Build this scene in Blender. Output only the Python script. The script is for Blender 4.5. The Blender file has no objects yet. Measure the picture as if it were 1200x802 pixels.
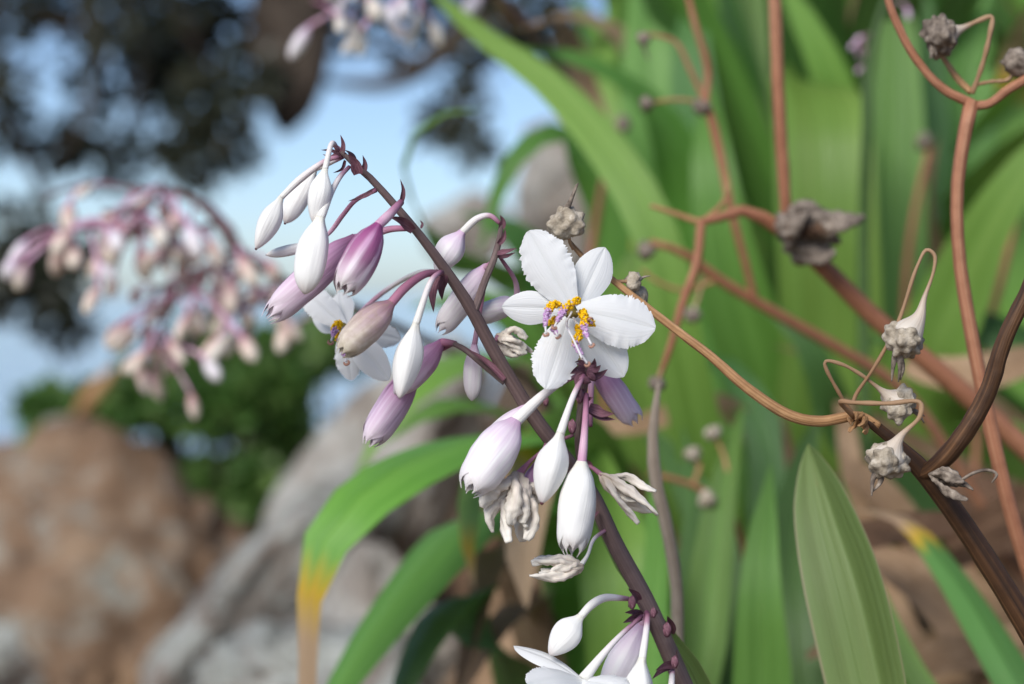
import bpy, bmesh, math, random
from mathutils import Vector, Matrix, noise
R = math.radians
rnd = random.Random(7)

# ---------------------------------------------------------------- camera, sky, sun, exposure
SC = bpy.context.scene
CAM_Z = 3.0                                   # metres above the sea
LENS, SENSOR, FOCUS = 72.0, 36.0, 0.40
W_PX, H_PX, HORIZON_PX = 1200.0, 802.0, 345.0
K = SENSOR / LENS / W_PX                      # one photo pixel, metres per metre of depth
PITCH = -math.atan((H_PX / 2 - HORIZON_PX) * K)
cd = bpy.data.cameras.new('camera')
cam = bpy.data.objects.new('camera', cd)
SC.collection.objects.link(cam)
cam.location = (0, 0, CAM_Z)
cam.rotation_euler = (R(90) + PITCH, 0, 0)
cd.lens, cd.sensor_width, cd.sensor_fit = LENS, SENSOR, 'HORIZONTAL'
cd.clip_start, cd.clip_end = 0.02, 20000
cd.dof.use_dof = True
cd.dof.focus_distance = FOCUS + 0.002
cd.dof.aperture_fstop = 12.5
cd.dof.aperture_blades = 0
SC.camera = cam

SUN_EL, SUN_AZ = R(38), R(208)                # azimuth clockwise from +Y: behind the camera, to its left
wd = bpy.data.worlds.new('World'); SC.world = wd; wd.use_nodes = True
wn = wd.node_tree.nodes; wn.clear()
sky = wn.new('ShaderNodeTexSky'); sky.sky_type = 'NISHITA'; sky.sun_disc = False
sky.sun_elevation, sky.sun_rotation = SUN_EL, SUN_AZ
sky.air_density, sky.dust_density, sky.ozone_density, sky.altitude = 0.62, 0.7, 2.4, 0
bg = wn.new('ShaderNodeBackground'); bg.inputs[1].default_value = 0.132
wo = wn.new('ShaderNodeOutputWorld')
wd.node_tree.links.new(sky.outputs[0], bg.inputs[0]); wd.node_tree.links.new(bg.outputs[0], wo.inputs[0])
sl = bpy.data.lights.new('sun', 'SUN'); sl.energy = 3.2; sl.angle = R(30); sl.color = (1, .96, .9)
so = bpy.data.objects.new('sun', sl); SC.collection.objects.link(so)
sd = Vector((math.sin(SUN_AZ) * math.cos(SUN_EL), math.cos(SUN_AZ) * math.cos(SUN_EL), math.sin(SUN_EL)))
so.rotation_euler = (-sd).to_track_quat('-Z', 'Y').to_euler(); so.location = (0, 0, 12)

SC.view_settings.view_transform = 'Standard'; SC.view_settings.look = 'None'
SC.view_settings.exposure = 0.15; SC.view_settings.gamma = 1
SC.view_settings.use_curve_mapping = False
SC.render.engine = 'CYCLES'
SC.cycles.use_denoising = True
SC.cycles.max_bounces = 8; SC.cycles.transmission_bounces = 6; SC.cycles.diffuse_bounces = 5

# ---------------------------------------------------------------- helpers
CAMM = Matrix.Translation(cam.location) @ cam.rotation_euler.to_matrix().to_4x4()
def P(px, py, d):
    """photo pixel + depth along the camera axis (m) -> world point"""
    return CAMM @ Vector(((px - 600) * K * d, (H_PX / 2 - py) * K * d, -d))
def F(t):
    """(px, py, mm behind the focal plane) -> world"""
    return P(t[0], t[1], FOCUS + (t[2] if len(t) > 2 else 0) / 1000)
def Q(t): return P(*t)
def proj(v):
    l = CAMM.inverted() @ v
    return 600 + l.x / -l.z / K, H_PX / 2 - l.y / -l.z / K, -l.z
TOCAM = Vector((0, -1, 0)); UP = Vector((0, 0, 1))

def lerp(a, b, t): return a + (b - a) * t
def smooth(a, b, x):
    t = min(1, max(0, (x - a) / (b - a))); return t * t * (3 - 2 * t)
def table(xs, ys, x):
    if x <= xs[0]: return ys[0]
    for i in range(len(xs) - 1):
        if x <= xs[i + 1]: return lerp(ys[i], ys[i + 1], (x - xs[i]) / (xs[i + 1] - xs[i]))
    return ys[-1]
def curve_table(xs, ys, x):
    if x <= xs[0]: return ys[0]
    if x >= xs[-1]: return ys[-1]
    n = len(xs)
    for i in range(n - 1):
        if x <= xs[i + 1]:
            t = (x - xs[i]) / (xs[i + 1] - xs[i])
            def m(j):
                a, b = max(0, j - 1), min(n - 1, j + 1)
                return (ys[b] - ys[a]) / (xs[b] - xs[a])
            h = xs[i + 1] - xs[i]
            return ((2*t**3-3*t*t+1)*ys[i] + (t**3-2*t*t+t)*h*m(i) + (-2*t**3+3*t*t)*ys[i+1] + (t**3-t*t)*h*m(i+1))
def spline(pts, n):
    """centripetal-ish Catmull-Rom, resampled to n+1 points of even arc length"""
    pts = [Vector(p) for p in pts]
    if len(pts) == 2: return [pts[0].lerp(pts[1], i / n) for i in range(n + 1)]
    q = [pts[0] * 2 - pts[1]] + pts + [pts[-1] * 2 - pts[-2]]
    def kt(a, b): return max(1e-6, (b - a).length ** .5)
    fine = []
    for i in range(1, len(q) - 2):
        p0, p1, p2, p3 = q[i-1], q[i], q[i+1], q[i+2]
        t0 = 0; t1 = t0 + kt(p0, p1); t2 = t1 + kt(p1, p2); t3 = t2 + kt(p2, p3)
        for k in range(12):
            t = lerp(t1, t2, k / 12)
            a1 = p0.lerp(p1, (t-t0)/(t1-t0)); a2 = p1.lerp(p2, (t-t1)/(t2-t1)); a3 = p2.lerp(p3, (t-t2)/(t3-t2))
            b1 = a1.lerp(a2, (t-t0)/(t2-t0)); b2 = a2.lerp(a3, (t-t1)/(t3-t1))
            fine.append(b1.lerp(b2, (t-t1)/(t2-t1)))
    fine.append(pts[-1].copy())
    acc = [0]
    for a, b in zip(fine, fine[1:]): acc.append(acc[-1] + (b - a).length)
    out, j = [], 0
    for i in range(n + 1):
        s = acc[-1] * i / n
        while j < len(acc) - 2 and acc[j + 1] < s: j += 1
        seg = acc[j + 1] - acc[j]
        out.append(fine[j].lerp(fine[j + 1], 0 if seg < 1e-12 else (s - acc[j]) / seg))
    return out
def frames(path, hint=None):
    n = len(path); T = []
    for i in range(n):
        d = path[min(n - 1, i + 1)] - path[max(0, i - 1)]
        T.append(d.normalized() if d.length > 1e-12 else Vector((0, 0, 1)))
    h = hint or (Vector((1, 0, 0)) if abs(T[0].x) < .8 else Vector((0, 1, 0)))
    N = (h - T[0] * h.dot(T[0]))
    if N.length < 1e-6: N = T[0].orthogonal()
    N.normalize(); out = []
    for i in range(n):
        if i:
            ax = T[i-1].cross(T[i])
            if ax.length > 1e-9: N = Matrix.Rotation(T[i-1].angle(T[i]), 3, ax.normalized()) @ N
        N = (N - T[i] * N.dot(T[i])).normalized()
        out.append((T[i], N.copy(), T[i].cross(N)))
    return out

class MB:
    def __init__(s): s.v, s.f, s.uv, s.mi = [], [], [], []
    def grid(s, rows, wrap=False, mi=0, vs=None):
        b = len(s.v); nr, nc = len(rows), len(rows[0])
        for r in rows: s.v.extend(r)
        m = nc if wrap else nc - 1
        for i in range(nr - 1):
            for j in range(m):
                k = (j + 1) % nc
                s.f.append((b + i*nc + j, b + i*nc + k, b + (i+1)*nc + k, b + (i+1)*nc + j))
                d = nc if wrap else nc - 1
                v0, v1 = (i/(nr-1), (i+1)/(nr-1)) if vs is None else (vs[i], vs[i+1])
                s.uv.append(((j/d, v0), ((j+1)/d, v0), ((j+1)/d, v1), (j/d, v1))); s.mi.append(mi)
    def tube(s, pts, rad, segs=10, n=None, mod=None, mi=0, caps=True, raw=False, v0=0.0, v1=1.0):
        """rad: number, list (spread evenly over the control points) or function of t"""
        n = n or max(6, 6 * (len(pts) - 1))
        path = [Vector(p) for p in pts] if raw else spline(pts, n); n = len(path) - 1
        if callable(rad): rf = rad
        elif isinstance(rad, (int, float)): rf = lambda t: rad
        else:
            if len(rad) == len(pts):
                ac = [0.0]
                for p_, q_ in zip(pts, pts[1:]): ac.append(ac[-1] + max(1e-9, (Vector(q_) - Vector(p_)).length))
                xs_ = [x / ac[-1] for x in ac]
            else: xs_ = [i / (len(rad) - 1) for i in range(len(rad))]
            rf = lambda t: max(1e-6, curve_table(xs_, rad, t))
        rows = []
        for i, (T, N, B) in enumerate(frames(path)):
            t = i / n; r = rf(t); row = []
            for j in range(segs):
                a = 2 * math.pi * j / segs
                q = r * (mod(t, a) if mod else 1)
                row.append(path[i] + (N * math.cos(a) + B * math.sin(a)) * q)
            rows.append(row)
        b = len(s.v)
        s.grid(rows, True, mi, [lerp(v0, v1, i / n) for i in range(n + 1)])
        if caps:
            s.f.append(tuple(range(b + segs - 1, b - 1, -1))); s.uv.append(tuple((.5, v0) for _ in range(segs))); s.mi.append(mi)
            e = b + n * segs
            s.f.append(tuple(range(e, e + segs))); s.uv.append(tuple((.5, v1) for _ in range(segs))); s.mi.append(mi)
        return path
    def blade(s, pts, wf, hint, n=22, m=8, fold=0.0, cup=0.0, ruffle=0.0, rn=9, mi=0, twist=0.0, seed=0, teeth=0.0):
        """leaf or petal: a sheet along pts, half width wf(t), facing hint; fold = V keel, cup = curved section"""
        path = spline(pts, n); rows = []
        for i in range(n + 1):
            d = (path[min(n, i+1)] - path[max(0, i-1)]).normalized(); t = i / n
            h = hint(t) if callable(hint) else hint
            S = d.cross(h)
            if S.length < 1e-4: S = d.orthogonal()
            S.normalize()
            if twist: S = Matrix.Rotation(twist * t, 3, d) @ S
            Nn = S.cross(d).normalized(); w = wf(t); row = []
            for j in range(m + 1):
                u = j / m * 2 - 1
                e = abs(u) ** 3; e8 = abs(u) ** 8
                rz = ruffle * w * e * noise.noise(Vector((t * rn, u * 1.5 + seed, seed * 3.1)))
                wt = w * (1 + teeth * e8 * smooth(.25, .6, t) * noise.noise(Vector((t * 64, u * 3 + seed, 5.5)))) if teeth else w
                row.append(path[i] + S * (u * wt) + Nn * (abs(u) * w * fold + u * u * w * cup + rz))
            rows.append(row)
        s.grid(rows, False, mi)
        return path
    def blob(s, c, r, sub=1, mi=0, sc=(1, 1, 1), mod=None, rot=None):
        bm = bmesh.new(); bmesh.ops.create_icosphere(bm, subdivisions=sub, radius=1)
        b = len(s.v); bm.verts.ensure_lookup_table()
        for v in bm.verts:
            p = v.co.copy()
            if mod: p = p * mod(p)
            p = Vector((p.x * sc[0], p.y * sc[1], p.z * sc[2]))
            if rot is not None: p = rot @ p
            s.v.append(Vector(c) + p * r)
        for f in bm.faces:
            s.f.append(tuple(b + v.index for v in f.verts))
            s.uv.append(tuple((math.atan2(v.co.y, v.co.x) / 6.2832 + .5, v.co.z * .5 + .5) for v in f.verts)); s.mi.append(mi)
        bm.free()
    def build(s, name, mats, origin=Vector((0, 0, 0)), parent=None, flat=False):
        me = bpy.data.meshes.new(name)
        me.from_pydata([tuple(Vector(v) - origin) for v in s.v], [], s.f)
        uvl = me.uv_layers.new(name='UVMap'); fl = [c for f in s.uv for q in f for c in q]
        uvl.data.foreach_set('uv', fl)
        for m_ in (mats if isinstance(mats, (list, tuple)) else [mats]): me.materials.append(m_)
        me.polygons.foreach_set('material_index', s.mi)
        me.polygons.foreach_set('use_smooth', [not flat] * len(s.f))
        me.update()
        o = bpy.data.objects.new(name, me); SC.collection.objects.link(o)
        if parent is not None: o.parent = parent
        else: o.location = origin
        return o

class Thing:
    def __init__(s, name, label, cat, base, group=None):
        s.o = bpy.data.objects.new(name, None); SC.collection.objects.link(s.o)
        s.o.empty_display_size = .02
        s.b = Vector(base); s.o.location = s.b; s.o['label'] = label; s.o['category'] = cat
        if group: s.o['group'] = group
    def part(s, name, mb, mats, under=None, label=None, flat=False):
        o = mb.build(name, mats, s.b, under or s.o, flat)
        if label: o['label'] = label
        return o
def tag(o, label=None, cat=None, group=None, kind=None):
    for k, v in (('label', label), ('category', cat), ('group', group), ('kind', kind)):
        if v: o[k] = v
    return o

# ---------------------------------------------------------------- materials
class NT:
    def __init__(s, name):
        s.m = bpy.data.materials.new(name); s.m.use_nodes = True; s.t = s.m.node_tree; s.t.nodes.clear()
        s.out = s.new('ShaderNodeOutputMaterial')
    def new(s, t, **kw):
        n = s.t.nodes.new(t)
        for k, v in kw.items(): setattr(n, k, v)
        return n
    def link(s, a, b): s.t.links.new(a, b)
    def uv(s): return s.new('ShaderNodeTexCoord').outputs['UV']
    def obj(s): return s.new('ShaderNodeTexCoord').outputs['Object']
    def rand(s): return s.new('ShaderNodeObjectInfo').outputs['Random']
    def mapping(s, vec, scale=(1, 1, 1), loc=(0, 0, 0), rot=(0, 0, 0)):
        n = s.new('ShaderNodeMapping'); s.link(vec, n.inputs[0])
        n.inputs['Scale'].default_value = scale; n.inputs['Location'].default_value = loc; n.inputs['Rotation'].default_value = rot
        return n.outputs[0]
    def noise(s, vec, scale, detail=3, rough=.55, dist=0):
        n = s.new('ShaderNodeTexNoise'); s.link(vec, n.inputs['Vector'])
        n.inputs['Scale'].default_value = scale; n.inputs['Detail'].default_value = detail
        n.inputs['Roughness'].default_value = rough; n.inputs['Distortion'].default_value = dist
        return n.outputs['Fac']
    def math(s, op, a, b=None, clamp=False):
        n = s.new('ShaderNodeMath', operation=op, use_clamp=clamp)
        for i, x in enumerate((a, b)):
            if x is None: continue
            if isinstance(x, (int, float)): n.inputs[i].default_value = x
            else: s.link(x, n.inputs[i])
        return n.outputs[0]
    def ramp(s, fac, stops, interp='LINEAR'):
        n = s.new('ShaderNodeValToRGB'); n.color_ramp.interpolation = interp; e = n.color_ramp.elements
        while len(e) < len(stops): e.new(.5)
        for q, (p, c) in zip(e, stops): q.position = p; q.color = (*c, 1) if len(c) == 3 else c
        s.link(fac, n.inputs[0]); return n.outputs[0]
    def mix(s, fac, a, b, mode='MIX'):
        n = s.new('ShaderNodeMix', data_type='RGBA', blend_type=mode)
        for i, x in ((0, fac), (6, a), (7, b)):
            if isinstance(x, (int, float)): n.inputs[i].default_value = x
            elif isinstance(x, tuple): n.inputs[i].default_value = (*x, 1)
            else: s.link(x, n.inputs[i])
        return n.outputs[2]
    def sep(s, vec):
        n = s.new('ShaderNodeSeparateXYZ'); s.link(vec, n.inputs[0]); return n.outputs
    def bump(s, h, dist, strength=1):
        n = s.new('ShaderNodeBump'); s.link(h, n.inputs['Height']); n.inputs['Distance'].default_value = dist
        n.inputs['Strength'].default_value = strength; return n.outputs[0]
    def finish(s, col, rough=.5, spec=.5, normal=None, trans=0, trans_col=None, sss=0, sss_r=.002, coat=0):
        p = s.new('ShaderNodeBsdfPrincipled')
        if isinstance(col, tuple): p.inputs['Base Color'].default_value = (*col, 1)
        else: s.link(col, p.inputs['Base Color'])
        if isinstance(rough, (int, float)): p.inputs['Roughness'].default_value = rough
        else: s.link(rough, p.inputs['Roughness'])
        p.inputs['Specular IOR Level'].default_value = spec
        if coat: p.inputs['Coat Weight'].default_value = coat; p.inputs['Coat Roughness'].default_value = .35
        if sss:
            p.inputs['Subsurface Weight'].default_value = sss; p.inputs['Subsurface Radius'].default_value = (1, .8, .7)
            p.inputs['Subsurface Scale'].default_value = sss_r
        if normal is not None: s.link(normal, p.inputs['Normal'])
        sh = p.outputs[0]
        if trans:
            tr = s.new('ShaderNodeBsdfTranslucent')
            tc = trans_col if trans_col is not None else col
            if isinstance(tc, tuple): tr.inputs[0].default_value = (*tc, 1)
            else: s.link(tc, tr.inputs[0])
            if normal is not None: s.link(normal, tr.inputs['Normal'])
            mx = s.new('ShaderNodeMixShader'); mx.inputs[0].default_value = trans
            s.link(sh, mx.inputs[1]); s.link(tr.outputs[0], mx.inputs[2]); sh = mx.outputs[0]
        s.link(sh, s.out.inputs['Surface'])
        return s.m

def petal_mat(name, base, tint=None, veins=.5):
    n = NT(name); uv = n.uv(); u, v, _ = n.sep(uv)
    st = n.noise(n.mapping(uv, (26, 1.6, 1)), 1.0, 2, .5)
    mid = n.math('SUBTRACT', 1, n.math('MULTIPLY', n.math('ABSOLUTE', n.math('SUBTRACT', u, .5)), 9), True)
    col = n.mix(n.math('MULTIPLY', st, .12), base, (.74, .78, .80))
    col = n.mix(n.math('MULTIPLY', mid, .18), col, (.72, .76, .74))
    if tint:
        col = n.mix(n.math('MULTIPLY', n.ramp(v, [(0, (0, 0, 0)), (1, (1, 1, 1))]), .5), col, tint)
    h = n.math('ADD', n.math('MULTIPLY', st, veins), n.math('MULTIPLY', mid, -.6))
    return n.finish(col, .5, .3, n.bump(h, .00025, .8), trans=.32, trans_col=(.8, .84, .82))
def bud_mat(name, stops, stripe=None, amount=0.0, bands=6, mottled=0.0, trans=.10):
    n = NT(name); uv = n.uv(); u, v, _ = n.sep(uv)
    st = n.noise(n.mapping(uv, (30, 1.3, 1)), 1.0, 3, .55)
    col = n.ramp(n.math('ADD', v, n.math('MULTIPLY', n.math('SUBTRACT', st, .5), .22)), stops, 'EASE')
    if stripe:
        w = n.math('ABSOLUTE', n.math('SINE', n.math('ADD', n.math('MULTIPLY', u, math.pi * bands), n.math('MULTIPLY', st, .9 if bands > 3 else .7))))
        w = n.ramp(w, [(.25, (0, 0, 0)), (.8, (1, 1, 1))])
        fade = n.ramp(v, [(0, (1, 1, 1)), (.55, (.8, .8, .8)), (.97, (.05, .05, .05))])
        col = n.mix(n.math('MULTIPLY', n.math('MULTIPLY', w, fade), amount), col, stripe)
    if mottled:
        b = n.ramp(n.noise(n.obj(), 900, 4, .6), [(.4, (0, 0, 0)), (.62, (1, 1, 1))])
        col = n.mix(n.math('MULTIPLY', b, mottled), col, (.36, .27, .17))
    col = n.mix(n.math('MULTIPLY', st, .05), col, (.70, .66, .62))
    return n.finish(col, .48, .32, n.bump(st, .0002, .7), trans=trans, trans_col=col)
WHT = (.88, .875, .845)
M = {}
M['petal'] = petal_mat('white petal', (.88, .89, .90))
M['petal_tint'] = petal_mat('pale petal with lilac tip', (.83, .82, .84), (.66, .5, .64))
M['bud_white'] = bud_mat('white bud', [(0, (.80, .78, .69)), (.18, WHT), (.8, (.89, .885, .865)), (1, (.84, .78, .76))])
M['bud_blush'] = bud_mat('white bud, blushed neck', [(0, (.62, .40, .58)), (.22, (.76, .66, .75)), (.5, (.86, .84, .85)), (1, (.84, .80, .80))], (.66, .50, .66), .35)
M['bud_lilac'] = bud_mat('lilac bud', [(0, (.27, .09, .19)), (.28, (.50, .28, .44)), (.6, (.74, .58, .72)), (1, (.82, .72, .78))], (.42, .18, .36), .4)
M['bud_purple'] = bud_mat('striped purple bud', [(0, (.40, .10, .28)), (.3, (.62, .34, .54)), (.75, (.84, .74, .80)), (1, (.84, .80, .78))], (.30, .05, .20), .95, 2)
M['bud_old'] = bud_mat('fading bud', [(0, (.34, .13, .20)), (.3, (.50, .36, .38)), (.7, (.64, .56, .48)), (1, (.70, .64, .50))], (.32, .2, .24), .55, 3, .35)
M['bud_pink'] = bud_mat('pink and cream bud', [(0, (.42, .15, .21)), (.25, (.60, .36, .36)), (.5, (.72, .56, .48)), (1, (.80, .72, .60))])
M['withered'] = bud_mat('withered flower', [(0, (.60, .50, .38)), (.4, (.78, .72, .62)), (1, (.84, .80, .72))], (.66, .50, .52), .25, 6, .08, .08)
M['ped_white'] = bud_mat('pedicel, purple to white', [(0, (.24, .08, .14)), (.22, (.52, .28, .38)), (.42, (.80, .74, .74)), (1, (.83, .82, .77))], trans=.05)
M['ped_pink'] = bud_mat('pedicel, purple to pink', [(0, (.22, .07, .13)), (.35, (.46, .20, .31)), (.75, (.66, .42, .54)), (1, (.58, .30, .46))], trans=.05)
M['ped_dark'] = bud_mat('pedicel, dull purple', [(0, (.16, .06, .09)), (.5, (.28, .10, .17)), (1, (.42, .17, .26))], trans=.03)

def stem_mat(name, a, b, c, us=14, vs=2.5, rough=.55, bumpd=.0004):
    n = NT(name); uv = n.uv()
    s1 = n.noise(n.mapping(uv, (us, vs, 1)), 1, 4, .6); s2 = n.noise(n.obj(), 260, 4, .6)
    col = n.ramp(s1, [(.3, a), (.52, b), (.72, c)])
    col = n.mix(n.math('MULTIPLY', n.ramp(s2, [(.45, (0, 0, 0)), (.7, (1, 1, 1))]), .45), col, a)
    return n.finish(col, rough, .35, n.bump(n.math('ADD', s1, n.math('MULTIPLY', s2, .5)), bumpd))
M['stem'] = stem_mat('purple brown flower stem', (.095, .062, .06), (.155, .105, .10), (.25, .19, .17))
M['stem_green'] = stem_mat('green flower stem', (.03, .06, .015), (.06, .12, .03), (.09, .16, .05))
M['dry_tan'] = stem_mat('dry tan stem', (.22, .105, .042), (.43, .235, .105), (.56, .36, .19))
M['dry_red'] = stem_mat('dry reddish stem', (.22, .085, .045), (.38, .165, .09), (.50, .28, .17))
M['dry_brown'] = stem_mat('dry dark brown stem', (.022, .011, .007), (.085, .04, .017), (.20, .10, .045))
M['dry_grey'] = stem_mat('dry grey twig', (.20, .155, .115), (.36, .30, .235), (.47, .41, .34))
M['bract'] = stem_mat('purple bract', (.10, .042, .056), (.20, .085, .115), (.36, .21, .25), 8, 2)
def fuzzy(name, c, c2):
    n = NT(name); f = n.noise(n.obj(), 1500, 3)
    return n.finish(n.mix(f, c, c2), .6, .25, n.bump(f, .0002), trans=.15, trans_col=c)
M['yellow'] = fuzzy('yellow stamen hairs', (1.0, .68, .01), (1.0, .56, .0))
M['lilac'] = fuzzy('lilac stamen hairs', (.60, .32, .62), (.70, .48, .72))
M['anther'] = fuzzy('tan anther', (.52, .30, .20), (.40, .20, .16))
M['ovary'] = fuzzy('olive ovary', (.26, .20, .05), (.14, .12, .03))
M['filament'] = fuzzy('white filament', (.82, .82, .80), (.78, .74, .78))
M['tip'] = fuzzy('brown bud tip', (.16, .05, .07), (.07, .03, .03))
def capsule_mat():
    n = NT('dry seed capsule'); f = n.noise(n.obj(), 420, 4, .65); g = n.noise(n.obj(), 1700, 3)
    col = n.ramp(f, [(.3, (.16, .13, .095)), (.5, (.38, .325, .25)), (.68, (.58, .52, .43))])
    return n.finish(col, .75, .2, n.bump(g, .0003))
M['capsule'] = capsule_mat()
M['capsule_neck'] = bud_mat('papery capsule neck', [(0, (.30, .165, .08)), (.76, (.40, .25, .14)), (.89, (.56, .47, .38)), (1, (.64, .58, .50))], trans=.05)
def dark_capsule():
    n = NT('weathered capsule'); f = n.noise(n.obj(), 500, 4, .65)
    return n.finish(n.ramp(f, [(.33, (.085, .066, .053)), (.53, (.22, .18, .145)), (.72, (.40, .34, .28))]), .8, .2, n.bump(f, .0004))
M['capsule_dark'] = dark_capsule()

def leaf_mat(name, dark, light, trans=.3, dry=None, rough=.42, edge=None):
    n = NT(name); uv = n.uv(); u, v, _ = n.sep(uv)
    rr = n.rand()
    off = n.new('ShaderNodeCombineXYZ'); n.link(n.math('MULTIPLY', rr, 37), off.inputs[0]); n.link(n.math('MULTIPLY', rr, 11), off.inputs[1])
    va = n.new('ShaderNodeVectorMath', operation='ADD'); n.link(uv, va.inputs[0]); n.link(off.outputs[0], va.inputs[1]); uvr = va.outputs[0]
    fine = n.noise(n.mapping(uvr, (70, 1.2, 1)), 1, 3, .6)
    broad = n.noise(n.mapping(uvr, (4, 3, 1)), 1, 3, .55)
    mid = n.math('SUBTRACT', 1, n.math('MULTIPLY', n.math('ABSOLUTE', n.math('SUBTRACT', u, .5)), 22), True)
    f = n.math('ADD', n.math('MULTIPLY', broad, .75), n.math('MULTIPLY', fine, .35))
    col = n.ramp(f, [(.30, dark), (.78, light)])
    hs = n.new('ShaderNodeHueSaturation'); n.link(col, hs.inputs['Color'])
    n.link(n.math('ADD', n.math('MULTIPLY', rr, .03), .485), hs.inputs['Hue']); n.link(n.math('ADD', n.math('MULTIPLY', rr, .45), .76), hs.inputs['Value'])
    col = n.mix(n.math('MULTIPLY', mid, .25), hs.outputs[0], light)
    sp = n.ramp(n.noise(n.mapping(uvr, (9, 40, 1)), 1, 4, .6), [(.68, (0, 0, 0)), (.74, (1, 1, 1))])
    col = n.mix(n.math('MULTIPLY', sp, .45), col, (.30, .24, .09))
    band = n.noise(n.mapping(uvr, (9, .6, 1)), 1, 2, .5)
    col = n.mix(n.ramp(band, [(.42, (0, 0, 0)), (.66, (.28, .28, .28))]), col, tuple(min(1, x * 1.25 + .03) for x in light))
    if edge:
        ed = n.ramp(n.math('ABSOLUTE', n.math('SUBTRACT', u, .5)), [(.47, (0, 0, 0)), (.495, (1, 1, 1))])
        col = n.mix(n.math('MULTIPLY', ed, .8), col, edge)
    if dry is not None:
        w = n.math('ADD', v, n.math('MULTIPLY', n.math('SUBTRACT', broad, .5), .05))
        col = n.mix(n.ramp(w, [(dry - .022, (0, 0, 0)), (dry, (1, 1, 1))]), col, (.62, .40, .03))
        col = n.mix(n.ramp(w, [(dry + .0, (0, 0, 0)), (dry + .025, (1, 1, 1))]), col, n.mix(fine, (.36, .22, .12), (.60, .44, .29)))
    h = n.math('ADD', n.math('ADD', fine, n.math('MULTIPLY', band, 1.5)), n.math('MULTIPLY', mid, -1.2))
    return n.finish(col, n.math('ADD', n.math('MULTIPLY', broad, .15), rough - .07), .5, n.bump(h, .0005, .6), trans=trans,
                    trans_col=n.mix(.4, col, (.26, .46, .05)) if dry is None else col)
M['leaf'] = leaf_mat('green strap leaf', (.07, .18, .024), (.17, .345, .065))
M['leaf_bright'] = leaf_mat('bright green strap leaf', (.13, .29, .036), (.27, .47, .095), .36)
M['leaf_dark'] = leaf_mat('dark green strap leaf', (.035, .10, .02), (.095, .21, .05), .22)
M['leaf_pale'] = leaf_mat('grey green strap leaf', (.12, .205, .045), (.22, .33, .105), .25, edge=(.42, .33, .22))
M['leaf_tip'] = leaf_mat('green strap leaf with dry tip', (.09, .23, .022), (.20, .40, .06), .3, .93)
M['leaf_tip2'] = leaf_mat('green leaf, a third dried', (.10, .24, .025), (.22, .43, .07), .3, .88)
def dead_mat(name, a, b, c, spots=.5):
    n = NT(name); uv = n.uv(); fine = n.noise(n.mapping(uv, (40, 2.5, 1)), 1, 4, .65); o = n.noise(n.obj(), 60, 4, .6)
    col = n.ramp(n.math('ADD', n.math('MULTIPLY', fine, .6), n.math('MULTIPLY', o, .4)), [(.34, a), (.5, b), (.68, c)])
    hs = n.new('ShaderNodeHueSaturation'); n.link(col, hs.inputs['Color'])
    n.link(n.math('ADD', n.math('MULTIPLY', n.rand(), .5), .7), hs.inputs['Value'])
    return n.finish(hs.outputs[0], .75, .2, n.bump(fine, .0006), trans=.12, trans_col=c)
M['dead'] = dead_mat('dead tan leaf', (.17, .10, .055), (.34, .22, .13), (.52, .38, .25))
M['dead_brown'] = dead_mat('dead brown leaf', (.07, .04, .025), (.16, .09, .055), (.30, .19, .12))

# ---------------------------------------------------------------- terrain, sea, sky line
def ground(x, y):
    zr = curve_table([-1, 0, .4, .7, 1.0, 1.5, 2.2, 4, 8, 20, 60], [-.46, -.42, -.36, -.26, -.14, .02, .24, .5, .7, .7, -1.2], y)
    zl = curve_table([-1, 0, .6, 1.0, 2, 3.5, 5, 7, 10, 15, 30, 60], [-.5, -.46, -.43, -.40, -.37, -.36, -.40, -.62, -1.5, -3.3, -5, -6], y)
    s = smooth(-.16, .22 + .02 * y, x)
    z = lerp(zl, zr, s) - .05 * smooth(0, -4, x) * y * .3
    z += .03 * noise.noise(Vector((x * 3, y * 3, 1))) + .008 * noise.noise(Vector((x * 17, y * 17, 4)))
    return CAM_Z + z
def ground_mat():
    n = NT('litter strewn soil'); o = n.obj()
    a = n.noise(o, 14, 6, .65); b = n.noise(o, 90, 4, .6)
    col = n.ramp(a, [(.32, (.035, .022, .014)), (.5, (.10, .068, .042)), (.66, (.24, .165, .105))])
    col = n.mix(n.math('MULTIPLY', b, .5), col, (.30, .22, .15))
    return n.finish(col, .9, .15, n.bump(n.math('ADD', a, n.math('MULTIPLY', b, .4)), .02))
mb = MB()
xs = [-40, -25, -15, -10, -7, -5, -3.8, -3, -2.4, -2] + [-1.8 + .09 * i for i in range(44)] + [2.3, 2.8, 3.5, 5, 8, 14, 25, 40]
ys = [-6, -3, -1.5, -.8, -.3] + [.05 + .09 * i for i in range(34)] + [3.3, 3.7, 4.2, 5, 6, 7, 8, 9, 10, 11.5, 13, 15, 18, 23, 30, 60]
mb.grid([[Vector((x, y, ground(x, y))) for x in xs] for y in ys])
tag(mb.build('ground', ground_mat()), 'brown soil bank strewn with litter under the lilies', None, None, 'structure')
def sea_mat():
    n = NT('sea water'); o = n.obj()
    w = n.noise(n.mapping(o, (.5, 1.1, 1)), 2.2, 5, .6, .4)
    return n.finish((.26, .34, .46), .12, .5, n.bump(w, .03, .6))
mb = MB()
mb.grid([[Vector((x, y, 0)) for x in (-9000, -400, -60, 60, 400, 9000)] for y in (-20, 20, 60, 200, 1000, 12000)])
tag(mb.build('sea', sea_mat()), 'calm pale blue sea beyond the rocks', None, None, 'structure')

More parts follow.
